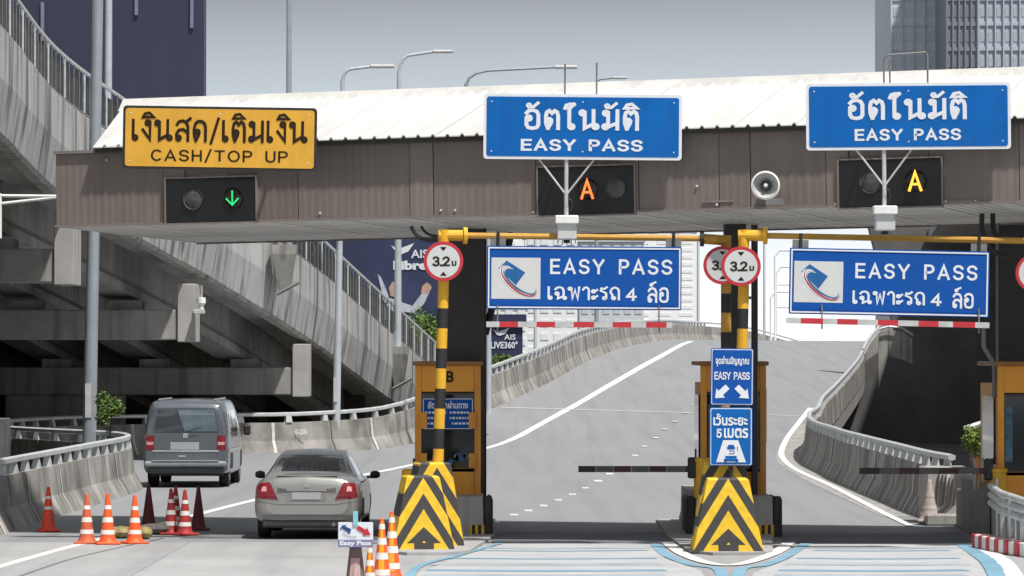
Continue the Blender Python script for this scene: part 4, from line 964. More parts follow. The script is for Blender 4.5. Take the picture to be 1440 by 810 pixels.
T, wd, ht, s = board('distance_sign', 'small blue keep-five-metres sign with a white road and car pictogram', 'road sign', 1028, 614, 60, 82, 64.4, .2, sign_blue, sign_blue, .012, .03, .012)
lettering('เว้นระยะ', -1 / s, 24 / s, 48 / s, 17 / s, -.014, sign_white, T, 'font', bold=.03)
lettering('5', -17 / s, 4.5 / s, 8 / s, 13 / s, -.014, sign_white, T, t=.22)
lettering('เมตร', 7 / s, 5 / s, 34 / s, 14 / s, -.014, sign_white, T, 'font', bold=.03)
k = 1 / s
MB().add([(-21 * k, -.014, -36 * k), (21 * k, -.014, -36 * k), (10 * k, -.014, -5 * k), (-11 * k, -.014, -5 * k)], [(0, 1, 2, 3)]).build('road_print', sign_white, T)
mb = MB()
for (x, z, a_, b_) in ((0, -33, 20, 3.5), (0, -29, 16, 4), (0, -16, 11, 4), (0, -13, 8, 3), (0, -24, 6, 1.2), (0, -20, 5, 1.2), (4, -22, 1.2, 5), (9, -17, 1, 6), (-8, -34.5, 3, 2), (8, -34.5, 3, 2)): mb.box((x * k, -.016, z * k), (a_ * k, .002, b_ * k))
mb.build('car_print', sign_blue, T)
MB().tube((0, .06, -ht / 2 - .25), (0, .06, ht / 2 - .05), .035, n=8).build('post', blk, T)

# ------------------------------------------------------------------ barrier gates
def gate(hx, hy0, hy1, Y, x_far, ya, label):
    a = W(hx, ya, Y); b = W(x_far, ya, Y); zt = W(hx, hy0, Y).z; z0_ = .66
    T = thing('barrier_gate', label, 'barrier gate', (a.x, Y, 0), group='lane barrier gates')
    h = MB(); h.smooth = True; h.lathe([(0, z0_), (.13, z0_), (.13, zt - .05), (.145, zt - .045), (.145, zt), (.12, zt + .02), (0, zt + .02)], 18); h.build('housing', yel, T)
    MB().box((-.16, -.02, a.z + .02), (.14, .14, .34), bev=.02).build('arm_hub', blk, T)
    L_ = a.x - b.x; n = 7
    for k in range(n):
        MB().box((-L_ + L_ * (k + .5) / n, -.05, a.z), (L_ / n - .004, .05, .10)).build('arm_segment', [red_shaded, mat('arm_shaded_white', (.10, .098, .10), .6)][k % 2] if k else mat('arm_black', (.03, .02, .022), .6), T)  # red and white arm coloured darker for the canopy shade
    MB().tube((-.1, 0, zt + .02), (-.1, 0, zt + .16), .015, n=6).build('aerial', blk, T)
gate(987, 645, 700, 69.0, 813, 659.5, 'barrier gate with a dark striped arm across the middle lane')
gate(1404, 660, 700, 68.0, 1208, 662.0, 'barrier gate with a dark arm across the right lane')
q = W(578, 662, 69.0)
T = thing('barrier_gate', 'yellow barrier gate housing half hidden behind the left chevron block', 'barrier gate', (q.x, 69.0, 0), group='lane barrier gates')
h = MB(); h.smooth = True; h.lathe([(0, 0), (.15, 0), (.15, q.z), (.12, q.z + .03), (0, q.z + .03)], 18); h.build('housing', yel, T); MB().tube((0.05, 0, q.z), (.05, 0, q.z + .2), .02, n=6).build('aerial', blk, T)

# ------------------------------------------------------------------ traffic cones
def make_cone(label, h=.80, col=orange, bands=((.20, .29), (.44, .54), (.70, .78)), group='orange traffic cones', base=.19, bm=band_w, extra=None):
    T = thing('traffic_cone', label, 'traffic cone', group=group)
    r = lambda t: (.135 * (1 - t) + .028 * t)
    MB().box((0, 0, .02), (base * 2, base * 2, .04), bev=.012).build('base', col, T)
    b = MB(); b.smooth = True; b.lathe([(r(0) + .02, .04), (r(0), .07)] + [(r(t), t * h) for t in (.15, .3, .5, .7, .9)] + [(r(1), h), (.014, h + .012), (0, h + .012)], 20); b.build('body', col, T)
    for t0, t1 in bands:
        c_ = MB(); c_.smooth = True; c_.lathe([(r(t0) + .004, t0 * h), (r(t1) + .004, t1 * h)], 20); c_.build('reflective_band', bm, T)
    return T
def place(T, px, py, h=1.0, rz=0, tilt=0):
    q = D(px, py); T.location = (q.x, q.y, zat(q.x, q.y) + .006); T.rotation_euler = (0, tilt, rz); T.scale = (h, h, h)
cA = make_cone('red-orange cone standing alone by the left parapet', .78, cone_red, ((.50, .57), (.74, .80))); place(cA, 68, 748, .95, .3)
gp = 'orange cones with white bands on the sunlit road'
cB = make_cone('faded orange cone, leftmost of the sunlit trio', .80, mat('cone_faded', (.62, .12, .05), .6, var=.2, scale=6, fine=.1), group=gp); place(cB, 122, 765, .96)
cC = make_cone('bright orange cone in the middle of the sunlit trio', .80, orange, group=gp); place(cC, 151.5, 766, .98, .2)
cD = copy_tree(cC); cD['label'] = 'bright orange cone beside the sandbag, nearest the shaded cones'; place(cD, 189.5, 765, .94, .5)
gs = 'dark red cones in the canopy shade'
cshade = mat('cone_shade_red', (.42, .03, .03), .6, var=.2, scale=6, fine=.1)  # canopy shade mixed into the darker reds of these cones
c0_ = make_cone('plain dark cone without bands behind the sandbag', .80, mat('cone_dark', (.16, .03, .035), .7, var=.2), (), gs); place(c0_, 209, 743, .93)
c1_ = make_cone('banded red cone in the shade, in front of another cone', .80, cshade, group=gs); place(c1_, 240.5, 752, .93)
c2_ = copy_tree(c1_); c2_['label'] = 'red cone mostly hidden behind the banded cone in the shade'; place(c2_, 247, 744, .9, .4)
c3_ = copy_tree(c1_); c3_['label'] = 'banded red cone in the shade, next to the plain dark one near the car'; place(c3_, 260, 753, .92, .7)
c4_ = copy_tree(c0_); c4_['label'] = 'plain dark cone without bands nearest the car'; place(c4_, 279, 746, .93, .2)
# tall striped cones by the chevron block
def tall(label, px, py, sc):
    T = make_cone(label, .95, orange, ((.16, .25), (.40, .50), (.62, .72), (.85, .93)), 'tall cones at the left chevron block', .2)
    for a0 in (-2.0,):
        mb = MB(); mb.loft([[Vector(((.135 * (1 - t) + .028 * t + .003) * math.cos(a), (.135 * (1 - t) + .028 * t + .003) * math.sin(a), t * .95)) for a in (a0, a0 + .4, a0 + .8)] for t in (.03, .97)]); mb.build('yellow_stripe', orange2, T)
    q = W(px, py, 1); 
    T.location = G(px, py); T.scale = (sc,) * 3; return T
tall('tall orange and yellow striped cone touching the left chevron block', 551, 815, .93)
tall('mid-height striped cone between the other two by the chevron block', 537, 824, .90)
tall('shortest-looking striped cone right of the handwritten-style easy pass board', 520, 845, .72)
T = make_cone('dark cone with a blue band holding up the small Easy Pass board', .92, mat('cone_brown', (.20, .13, .12), .7, var=.3), ((.66, .80),), 'tall cones at the left chevron block', .2, bm=sticker)
T.location = G(500, 852); T.scale = (1.12,) * 3
mb = MB(); mb.loft([[Vector(((.135 * (1 - t) + .028 * t + .004) * math.cos(a), (.135 * (1 - t) + .028 * t + .004) * math.sin(a), t * .92)) for a in (-2.2, -1.6, -1.0)] for t in (.1, .55)]); mb.build('pale_sticker', mat('sticker_pink', (.55, .38, .36), .6), T)
# small board
Yb = T.location.y - .16
T, wd, ht, s = board('easy_pass_board', 'small white Easy Pass board with card emblem and red arrow', 'sign board', 500, 752, 49, 35, Yb, 0, sign_white, sign_white, .004, .012)
MB().box((0, -.009, -12.2 / s), (wd, .006, 10.5 / s)).build('purple_strip', mat('purple_strip', (.22, .20, .36), .5, var=.15), T)
lettering('Easy Pass', 0, -12.4 / s, 44 / s, 8.5 / s, -.015, sign_white, T, 'font', bold=.04)
k = 1 / s; c_ = Vector((12 * k, 0, 5 * k)); d_ = Vector((.86, 0, -.5)); n_ = Vector((d_.z, 0, -d_.x))
mb = MB(); mb.add([c_ - d_ * 11 * k + n_ * 3 * k, c_ - d_ * 11 * k - n_ * 3 * k, c_ + d_ * 1 * k - n_ * 3 * k, c_ + d_ * 1 * k - n_ * 6.5 * k, c_ + d_ * 11 * k, c_ + d_ * 1 * k + n_ * 6.5 * k, c_ + d_ * 1 * k + n_ * 3 * k], [tuple(range(7))])
mb.v = [v + Vector((0, -.014, 0)) for v in mb.v]; mb.build('red_arrow', red, T)
mb = MB(); mb.add([(-17 * k, -.014, 13 * k), (-6 * k, -.014, 8 * k), (-8 * k, -.014, 1 * k), (-13 * k, -.014, 5 * k), (-19 * k, -.014, 9 * k)], [(0, 1, 2, 3, 4)]); ribbon(mb, [(-21 * k, 8 * k), (-18 * k, 12.5 * k), (-14 * k, 13 * k)], 1.6 * k, -.0142); mb.build('card_emblem', logo_dark, T)
mb = MB(); ribbon(mb, [(-18 * k, 2 * k), (-12 * k, -2 * k), (-4 * k, -3.5 * k), (1 * k, -2.5 * k)], 1.1 * k, -.014); mb.build('emblem_swoosh', print_grey, T)
MB().box((0, -.01, ht / 2 + .05), (.055, .03, .16)).build('clip', clip_m, T)
# barrel-like faded cones at right
for (px, py, sc, lab, m_) in ((1307, 738, 1.05, 'faded pinkish cone before the right parapet end', mat('cone_pale', (.50, .40, .36), .7, var=.3, scale=5)), (1316, 731, 1.0, 'worn red cone behind the faded pinkish one', mat('cone_wornred', (.35, .14, .11), .7, var=.4, scale=5))):
    T = make_cone(lab, .72, m_, ((.3, .4), (.6, .7)), 'worn cones by the right parapet end', .17, bm=mat('band_dull', (.55, .52, .5), .6, var=.3)); q = D(px, py); T.location = (q.x, q.y, .056); T.scale = (1.25, 1.25, 1.0)
# sandbags
def bag(px, py, wd, label, m_, col2):
    q = D(px, py); mb = MB(); mb.smooth = True
    rings = []; rr2 = random.Random(px)
    for i in range(9):
        t = i / 8; r_ = .13 * math.sin(math.pi * (.08 + .84 * t)) ** .5 * rr2.uniform(.9, 1.1)
        rings.append([Vector(((t - .5) * wd, 1.4 * r_ * math.cos(a), .10 + .75 * r_ * math.sin(a))) for a in [j * .5236 for j in range(12)]])
    mb.loft(rings, closed=True); o = mb.build('sandbag', m_); o.location = (q.x, q.y, 0); o.rotation_euler = (0, 0, rr2.uniform(-.2, .2)); tag(o, label, 'sandbag', 'sandbags among the cones')
bag(169, 757, .42, 'yellow and brown sandbag between the middle and right sunlit cones', mat('sandbag_yellow', (.34, .26, .12), .9, var=.6, scale=8), 0)
bag(203, 758, .25, 'little yellow sandbag behind the rightmost sunlit cone', mat('sandbag_ochre', (.34, .26, .11), .9, var=.5, scale=9), 0)
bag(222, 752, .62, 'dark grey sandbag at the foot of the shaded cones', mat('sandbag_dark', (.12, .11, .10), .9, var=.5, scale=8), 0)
# amber beacon and marker on near parapet
q = W(133, 657, 88); o = MB().box((0, 0, 0), (.16, .12, .16), bev=.04).build('amber_beacon', amber); o.location = q; tag(o, 'small amber beacon box on the left parapet rail', 'beacon')
T = thing('cabinet', 'dark grey roadside cabinet at the left edge behind the parapet', 'cabinet', (W(0, 640, 82).x - .3, 82, -1.2))
MB().box((0, 0, 2.0), (.95, .5, 1.9), bev=.02).build('casing', mat('cabinet_grey', (.11, .11, .12), .5, var=.15), T)
MB().box((0, -.26, 2.0), (.8, .02, 1.7)).build('door', mat('cabinet_door', (.13, .13, .14), .5, var=.15), T)
MB().box((0, 0, .5), (1.05, .6, 1.1)).build('plinth', concrete, T)
lettering('0-200'.replace('0', 'O').replace('-', '/')[:0] or '2', 0, 0, .01, .01, 0, white, T) if False else None
for (cx_, txt) in ((421, '0-200'),):
    q = W(cx_, 608, 129.0); mb = font_mb(txt, .03); fit(mb, 0, 0, .36, .17, 0); o = mb.build('parapet_number', white); o.location = (q.x, 128.9 + 1.15, q.z)
    tag(o, 'small white number painted on the far parapet', 'marking')

# ------------------------------------------------------------------ vehicles
def vehicle_loft(stations, prof, sub=4, psub=3):
    """stations: tuples of numbers interpolated along the length; prof(st) -> half profile [(x,z)] from bottom centre to top centre"""
    S = cr(stations, sub); rings = []
    for st in S:
        h = cr(prof(st), psub); full = [Vector((x, st[0], z)) for x, z in h] + [Vector((-x, st[0], z)) for x, z in h[-2:0:-1]]
        rings.append(full)
    mb = MB(); mb.smooth = True; mb.loft(rings, closed=True, cap=False); n = len(rings[0])
    for ri in (0, len(rings) - 1):
        c = sum(rings[ri], Vector()) / n; b = len(mb.v); base = ri * n
        mb.v.append(c); 
        for i in range(n):
            mb.f.append((base + i, base + (i + 1) % n, b)); mb.m.append(0)
    return mb
def patch(bv, corners, axis, off, m, name, parent, nu=10, nv=6, thick=0.0):
    """corners: four (a,b) in the plane facing `axis` ('rear': x,z seen from -y; 'side': y,z seen from +x; 'sideL')"""
    (a0, b0), (a1, b1), (a2, b2), (a3, b3) = corners; vs = []
    for j in range(nv + 1):
        for i in range(nu + 1):
            u, v = i / nu, j / nv
            a = (a0 * (1 - u) + a1 * u) * (1 - v) + (a3 * (1 - u) + a2 * u) * v; b = (b0 * (1 - u) + b1 * u) * (1 - v) + (b3 * (1 - u) + b2 * u) * v
            if axis == 'rear': o_, d_ = Vector((a, -3, b)), Vector((0, 1, 0))
            elif axis == 'side': o_, d_ = Vector((3, a, b)), Vector((-1, 0, 0))
            elif axis == 'sideL': o_, d_ = Vector((-3, a, b)), Vector((1, 0, 0))
            elif axis == 'top': o_, d_ = Vector((a, b, 4)), Vector((0, 0, -1))
            h = bv.ray_cast(o_, d_, 8)
            p = h[0] if h[0] is not None else (Vector(vs[-1]) if vs else Vector((a, 0, b)))
            vs.append(p - d_ * off)
    mb = MB(); mb.smooth = True; mb.add(vs, [(j * (nu + 1) + i, j * (nu + 1) + i + 1, (j + 1) * (nu + 1) + i + 1, (j + 1) * (nu + 1) + i) for j in range(nv) for i in range(nu)])
    return mb.build(name, m, parent)
def wheel(T, x, y, r, wd):
    s_ = 1 if x > 0 else -1; mb = MB(); mb.smooth = True; RYm = Matrix.Rotation(R(90), 3, 'Y')
    mb.lathe([(r * .62, -wd / 2), (r * .95, -wd / 2), (r, -wd / 2 + .03), (r, wd / 2 - .03), (r * .95, wd / 2), (r * .62, wd / 2), (r * .6, 0)], 28, (x, y, r), RYm); w_ = mb.build('wheel', tyre_m, T)
    rm = MB(); rm.smooth = True; rm.lathe([(r * .62, s_ * wd * .48), (r * .55, s_ * wd * .40), (r * .15, s_ * wd * .46), (0, s_ * wd * .47)], 20, (x, y, r), RYm); rm.build('rim', rim_m, w_)
    for k in range(5):
        a = k * 1.2566; sp_ = MB(); sp_.box((x + s_ * wd * .47, y + math.cos(a) * r * .35, r + math.sin(a) * r * .35), (.02, r * .5, .05), Matrix.Rotation(a, 3, 'X')); sp_.build('spoke', rim_m, w_)
# --- sedan
q = D(431, 759)
car = thing('sedan_car', 'champagne silver sedan seen from behind at the left lane', 'car', (q.x, q.y - .0, .006), R(-1.0))
#            y,  w,   zb,  belt, wr,  zr
cs = [(.00, .70, .42, .74, .52, .80), (.04, .80, .34, .82, .58, .93), (.12, .86, .27, .90, .63, 1.035), (.30, .885, .26, .93, .66, 1.06), (.62, .895, .25, .95, .66, 1.075), (.85, .90, .24, .96, .64, 1.10),
      (1.25, .90, .22, .965, .60, 1.27), (1.65, .90, .2, .965, .56, 1.395), (2.1, .90, .2, .96, .545, 1.44), (2.6, .90, .2, .95, .55, 1.43), (3.0, .90, .2, .94, .58, 1.31), (3.55, .89, .2, .92, .66, 1.00), (4.1, .86, .22, .82, .62, .88), (4.45, .76, .3, .66, .5, .72), (4.52, .62, .38, .6, .4, .64)]
def cprof(s_):
    y, w_, zb, bl, wr, zr = s_
    return [(0, zb), (w_ * .72, zb), (w_ * .93, zb + .06), (w_ * .995, zb + .20), (w_, (zb + bl) / 2 + .05), (w_ * .975, bl - .06), (w_ * .90, bl + .015), (wr + (w_ * .90 - wr) * .35, bl + (zr - bl) * .62), (wr, zr - .035), (wr * .8, zr - .005), (0, zr + .02)]
cb = vehicle_loft(cs, cprof, 10, 6); cbv = BVHTree.FromPolygons([tuple(v) for v in cb.v], cb.f)
cb.build('body', car_m, car)
patch(cbv, [(-.62, 1.115), (.62, 1.115), (.50, 1.375), (-.50, 1.375)], 'rear', .006, car_glass, 'rear_window', car, 8, 4)
for ax, sg in (('side', 1), ('sideL', -1)):
    patch(cbv, [(.95, 1.03), (1.95, 1.03), (1.95, 1.34), (1.45, 1.30)], ax, .006, car_glass, 'rear_side_window', car)
    patch(cbv, [(2.0, 1.03), (3.25, 1.02), (2.75, 1.30), (2.0, 1.34)], ax, .006, car_glass, 'front_side_window', car)
    patch(cbv, [(.45, .30), (1.25, .30), (1.15, .66), (.55, .66)], ax, .004, rubber, 'wheel_arch', car, 8, 5)
    patch(cbv, [(3.2, .30), (4.0, .30), (3.9, .66), (3.3, .66)], ax, .004, rubber, 'wheel_arch', car, 8, 5)
for sg in (-1, 1):
    patch(cbv, [(sg * .86, .69), (sg * .47, .655), (sg * .62, .955), (sg * .81, .93)], 'rear', .008, lamp_red, 'tail_lamp', car, 12, 8)
    patch(cbv, [(sg * .76, .80), (sg * .665, .80), (sg * .68, .885), (sg * .745, .875)], 'rear', .012, lamp_clear, 'reverse_lamp', car, 5, 4)
    patch(cbv, [(sg * .49, .78), (sg * .33, .78), (sg * .33, .84), (sg * .49, .86)], 'rear', .007, mat('dark_trim', (.10, .09, .085), .4), 'lamp_trim', car, 5, 3)
    for (za, zb_) in ((.69, .72),): patch(cbv, [(sg * .72, za), (sg * .50, za), (sg * .50, zb_ - .005), (sg * .72, zb_)], 'rear', .012, mat('lamp_dark_red', (.16, .004, .01), .2), 'lamp_edge', car, 4, 2)
    wheel(car, sg * .76, .85, .315, .20); wheel(car, sg * .76, 3.6, .315, .20)
    m_ = MB(); m_.smooth = True; m_.lathe([(0, -.10), (.07, -.09), (.11, -.03), (.11, .03), (.07, .09), (0, .10)], 14, (0, 0, 0), Matrix.Rotation(R(90), 3, 'Y') @ Matrix.Diagonal((.75, .55, 1.05)))
    mo = m_.build('wing_mirror', blk, car); mo.location = (sg * 1.00, 2.95, 1.0); mo.scale = (.85, 1, .8)
    MB().box((sg * .92, 2.98, .955), (.14, .05, .04)).build('mirror_arm', blk, car)
car.scale = (.96, .96, .96)
# panel seams, bumper, plate, badge, lower trim
seam = mat('seam_dark', (.06, .06, .058), .6)
for (a, b, c, d) in (((-.50, .575), (.50, .575), (.50, .583), (-.50, .583)), ((-.835, .64), (-.50, .585), (-.50, .577), (-.835, .632)), ((.835, .64), (.50, .585), (.50, .577), (.835, .632)), ((-.60, .93), (-.50, .66), (-.492, .66), (-.592, .93)), ((.60, .93), (.50, .66), (.492, .66), (.592, .93))):
    patch(cbv, [a, b, c, d], 'rear', .004, seam, 'panel_gap', car, 10, 1)
patch(cbv, [(-.24, .665), (.24, .665), (.24, .785), (-.24, .785)], 'rear', .016, plate_m, 'number_plate', car, 4, 2)
patch(cbv, [(-.32, .64), (.32, .64), (.32, .81), (-.32, .81)], 'rear', .008, mat('plate_recess', (.24, .235, .225), .4), 'plate_recess', car, 8, 3)
patch(cbv, [(-.33, .805), (.33, .805), (.33, .835), (-.33, .835)], 'rear', .018, car_m, 'boot_handle', car, 8, 2)
patch(cbv, [(-.045, .865), (.045, .865), (.035, .92), (-.035, .92)], 'rear', .012, rim_m, 'badge', car, 3, 3)
patch(cbv, [(-.84, .34), (.84, .34), (.84, .40), (-.84, .40)], 'rear', .010, mat('bumper_lip', (.26, .255, .245), .5), 'bumper_crease', car, 18, 2)
MB().box((0, .32, .27), (1.5, .55, .14), bev=.03).build('underbody', rubber, car); MB().box((0, 2.2, .24), (1.5, 3.8, .12)).build('floor_pan', rubber, car)
MB().tube((.45, .0, .25), (.45, .4, .25), .03, n=10).build('exhaust', galv_dark, car); MB().box((0, .16, 1.015 + .045), (1.02, .1, .018), bev=.006).build('boot_spoiler', car_m, car)
MB().box((0, 1.25, 1.21), (.34, .03, .05)).build('brake_lamp', lamp_red, car)
# --- van
q = D(265, 686)
van = thing('passenger_van', 'dark grey-blue passenger van ahead of the sedan near the far parapet', 'van', (W(261, 686, q.y).x, q.y, .006), R(-.6))
vs_ = [(.00, .88, .44, 1.12, .70, 1.72), (.03, .92, .38, 1.13, .74, 1.80), (.10, .945, .33, 1.14, .77, 1.88), (.30, .95, .30, 1.15, .79, 1.93), (.9, .955, .28, 1.15, .80, 1.955), (2.0, .955, .26, 1.15, .80, 1.96), (3.2, .955, .26, 1.15, .79, 1.94), (3.75, .95, .26, 1.13, .76, 1.80), (4.2, .94, .27, 1.08, .76, 1.35), (4.6, .90, .3, .95, .72, 1.06), (4.86, .82, .36, .8, .6, .86), (4.9, .7, .42, .7, .5, .76)]
def vprof(s_):
    y, w_, zb, bl, wr, zr = s_
    return [(0, zb), (w_ * .80, zb), (w_ * .96, zb + .05), (w_, zb + .2), (w_ * 1.0, .85), (w_ * .985, bl), (wr + (w_ * .985 - wr) * .55, bl + (zr - bl) * .62), (wr, zr - .07), (wr * .86, zr - .012), (wr * .5, zr + .005), (0, zr + .015)]
vb = vehicle_loft(vs_, vprof, 8, 5); vbv = BVHTree.FromPolygons([tuple(v) for v in vb.v], vb.f); vb.build('body', van_m, van)
patch(vbv, [(-.715, 1.25), (.715, 1.25), (.64, 1.74), (-.64, 1.74)], 'rear', .008, car_glass2, 'rear_window', van, 18, 8)
patch(vbv, [(-.73, 1.225), (.73, 1.225), (.65, 1.765), (-.65, 1.765)], 'rear', .004, rubber, 'window_seal', van, 18, 8)
patch(vbv, [(-.70, 1.265), (-.02, 1.265), (-.18, 1.73), (-.625, 1.73)], 'rear', .012, car_glass, 'window_reflection_pane', van, 10, 6)
for ax in ('side', 'sideL'):
    for (y0, y1, y2, y3) in ((.35, 1.45, 1.45, .40), (1.55, 2.75, 2.75, 1.55), (2.9, 3.95, 3.55, 2.9)): patch(vbv, [(y0, 1.22), (y1, 1.22), (y2, 1.70), (y3, 1.70)], ax, .008, car_glass, 'side_window', van)
    for yc in (.95, 3.95): patch(vbv, [(yc - .42, .33), (yc + .42, .33), (yc + .34, .76), (yc - .34, .76)], ax, .004, rubber, 'wheel_arch', van, 8, 5)
    patch(vbv, [(.2, .80), (4.4, .80), (4.4, .85), (.2, .85)], ax, .01, van_trim, 'side_moulding', van, 20, 1)
for sg in (-1, 1):
    patch(vbv, [(sg * .90, .84), (sg * .70, .84), (sg * .70, 1.15), (sg * .885, 1.17)], 'rear', .010, lamp_red, 'tail_lamp', van, 5, 6)
    patch(vbv, [(sg * .87, .95), (sg * .72, .95), (sg * .72, 1.02), (sg * .87, 1.02)], 'rear', .014, lamp_clear, 'reverse_lamp', van, 4, 2)
    wheel(van, sg * .80, .95, .335, .22); wheel(van, sg * .80, 3.95, .335, .22)
    m_ = MB(); m_.box((0, 0, 0), (.16, .12, .24), bev=.035); mo = m_.build('wing_mirror', blk, van); mo.location = (sg * 1.10, 3.75, 1.22)
    MB().tube((sg * .62, .3, 1.96), (sg * .62, 3.3, 1.965), .02, n=6).build('roof_rail', van_trim, van)
patch(vbv, [(-.74, .795), (.74, .795), (.74, .835), (-.74, .835)], 'rear', .012, van_trim, 'chrome_strip', van, 14, 1)
patch(vbv, [(-.34, .845), (.30, .845), (.30, 1.02), (-.34, 1.02)], 'rear', .010, mat('plate_van', (.34, .36, .39), .5, var=.1), 'number_plate', van, 6, 3)
patch(vbv, [(-.30, 1.045), (.30, 1.045), (.30, 1.085), (-.30, 1.085)], 'rear', .022, van_m, 'tailgate_handle', van, 6, 1)
patch(vbv, [(-.055, 1.11), (.055, 1.11), (.055, 1.21), (-.055, 1.21)], 'rear', .014, van_trim, 'badge', van, 4, 4)
for (a, b, c, d) in (((-.76, 1.79), (-.70, .60), (-.69, .60), (-.75, 1.79)), ((.76, 1.79), (.70, .60), (.69, .60), (.75, 1.79)), ((-.70, .595), (.70, .595), (.70, .605), (-.70, .605))): patch(vbv, [a, b, c, d], 'rear', .004, seam, 'panel_gap', van, 2, 10)
patch(vbv, [(-.16, .68), (.0, .68), (.0, .72), (-.16, .72)], 'rear', .01, van_trim, 'lettering_badge', van, 3, 1)
bmp = MB(); bmp.box((0, -.02, .53), (1.84, .26, .12), bev=.04); bmp.build('bumper', mat('bumper_grey', (.30, .33, .36), .35, metal=.3), van)
MB().box((0, -.06, .60), (1.5, .2, .02)).build('bumper_step', van_trim, van); MB().box((0, .1, .40), (1.7, .3, .16), bev=.03).build('bumper_skirt', mat('skirt', (.06, .065, .07), .6), van)
MB().box((0, 2.4, .33), (1.6, 4.2, .16)).build('floor_pan', rubber, van)
mb = MB(); mb.tube((.0, -.05, 1.24), (.34, -.07, 1.34), .009, n=5); mb.build('rear_wiper', blk, van)

# ------------------------------------------------------------------ poles and street lamps
def pole(name, label, cat, x, y, z0, z1, r0, r1, m, lean=0.0, base=True, arm=None, group=None):
    T = thing(name, label, cat, (x, y, z0), group=group); h = z1 - z0
    p = MB(); p.smooth = True; n = 6
    for k in range(n): p.tube((lean * h * k / n, 0, h * k / n), (lean * h * (k + 1) / n, 0, h * (k + 1) / n), r0 + (r1 - r0) * k / n, r0 + (r1 - r0) * (k + 1) / n, n=14, cap=False)
    p.build('shaft', m, T)
    if base: MB().box((0, 0, .03), (r0 * 4.2, r0 * 4.2, .06)).build('base_plate', m, T)
    if arm:
        L_, up, rr_ = arm; mb = MB(); mb.smooth = True
        pts = [Vector((lean * h, 0, h))] + [Vector((lean * h + L_ * .3 * (1 - math.cos(R(a))), 0, h + up * math.sin(R(a)))) for a in (25, 50, 75, 90)] + [Vector((lean * h + L_, 0, h + up * 1.25))]
        mb.path(pts, rr_, 8); mb.build('arm', m, T)
        e_ = pts[-1]; l_ = MB(); l_.box(e_ + Vector((.22, 0, -.01)), (.75, .26, .11), bev=.04); l_.build('lamp_head', white_dull, T)
    return T
q = W(125, 634, 100)
T = pole('steel_pole', 'thick grey steel pole rising past the left end of the canopy', 'pole', q.x, 100, .45, 14, .165, .115, pole_m, .018)
MB().box((0, -.175, 1.1 + .35), (.14, .02, .8)).build('number_plate', white_dull, T)
lettering('5 0 2 5'.replace('0', 'O'), 0, 1.45, .55, .09, -.19, print_grey, T, t=.2) if False else None
o = MB().box((0, 0, -.4), (1.5, 1.5, 1.6), bev=.05).build('pole_plinth', concrete); o.location = (q.x, 100, .05); tag(o, 'concrete plinth under the thick grey pole', 'plinth')
q = W(151, 170, 140); pole('steel_pole', 'slimmer pale pole just behind the thick grey pole', 'pole', q.x, 140, 3.5, 19, .14, .10, pole_light, .004)
q = W(472, 580, 131.5); T = pole('street_lamp', 'street lamp on a pale pole before the viaduct, left of the booth marked B', 'street lamp', q.x, 131.6, 0, 11.45, .13, .07, pole_light, .018, arm=(1.0, .35, .05), group='street lamps along the ramp')
MB().box((-.0, -.14, 1.9), (.12, .02, .75)).build('number_plate', white_dull, T)
q = W(559, 490, 149); pole('street_lamp', 'street lamp standing on the viaduct edge right of the billboard swoosh', 'street lamp', q.x, 149, W(559, 490, 149).z, 12.9, .14, .08, pole_light, .006, arm=(1.3, .55, .055), group='street lamps along the ramp')
q = W(656, 500, 134); pole('street_lamp', 'street lamp with a long rising arm behind the canopy middle', 'street lamp', q.x, 134, .5, 11.5, .12, .07, pole_m, 0, arm=(2.9, .42, .045), group='street lamps along the ramp')
q = W(839, 500, 205); pole('street_lamp', 'street lamp whose head just clears the roof ridge by the blue sign', 'street lamp', q.x, 205, .5, 16.0, .12, .07, pole_m, 0, arm=(.9, .25, .05), group='street lamps along the ramp')
q = W(403, 345, 126.5); pole('street_lamp', 'tall bare pole on the viaduct rising out of the top of the view', 'street lamp', q.x + .06, 126.5, W(403, 348, 126.5).z, 15.5, .10, .07, pole_m, .001, arm=(1.2, .3, .05), group='street lamps along the ramp')
q = W(686, 560, 136); pole('steel_pole', 'slim pale pole left of the small LIVE360 billboard', 'pole', q.x, 140, 1.0, 7.5, .10, .08, pole_light, 0)
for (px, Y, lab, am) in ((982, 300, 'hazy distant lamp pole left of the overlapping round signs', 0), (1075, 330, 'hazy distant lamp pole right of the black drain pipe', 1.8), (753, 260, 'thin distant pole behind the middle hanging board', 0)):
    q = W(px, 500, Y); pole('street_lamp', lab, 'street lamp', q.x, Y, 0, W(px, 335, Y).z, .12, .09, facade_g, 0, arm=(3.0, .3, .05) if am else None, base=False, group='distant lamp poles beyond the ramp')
# hazy sign gantry ladders beyond the crest
T = thing('sign_gantry', 'distant thin tubular gantry with hoops beyond the ramp crest', 'gantry', (W(1095, 480, 280).x, 280, 0)); o_ = Vector((W(1095, 480, 280).x, 280, 0))
for (x0, y0, x1, y1) in ((1090, 352, 1108, 500), (1092, 375, 1108, 470), (1084, 410, 1108, 500)):
    a, b, c_ = W(x0, y1, 280), W(x0, y0 + 8, 280), W(x0 + 6, y0, 280); d_ = W(1118, y0, 280)
    mb = MB(); mb.path([p - Vector((0, 0, 0)) for p in (a, b, c_, d_)], .09, 6); mb.build('hoop', facade_w, T, o_)
for y0 in (400, 432): mb = MB(); mb.path([W(1090, y0, 280), W(1116, y0, 280)], .08, 6); mb.build('rung', facade_w, T, o_)
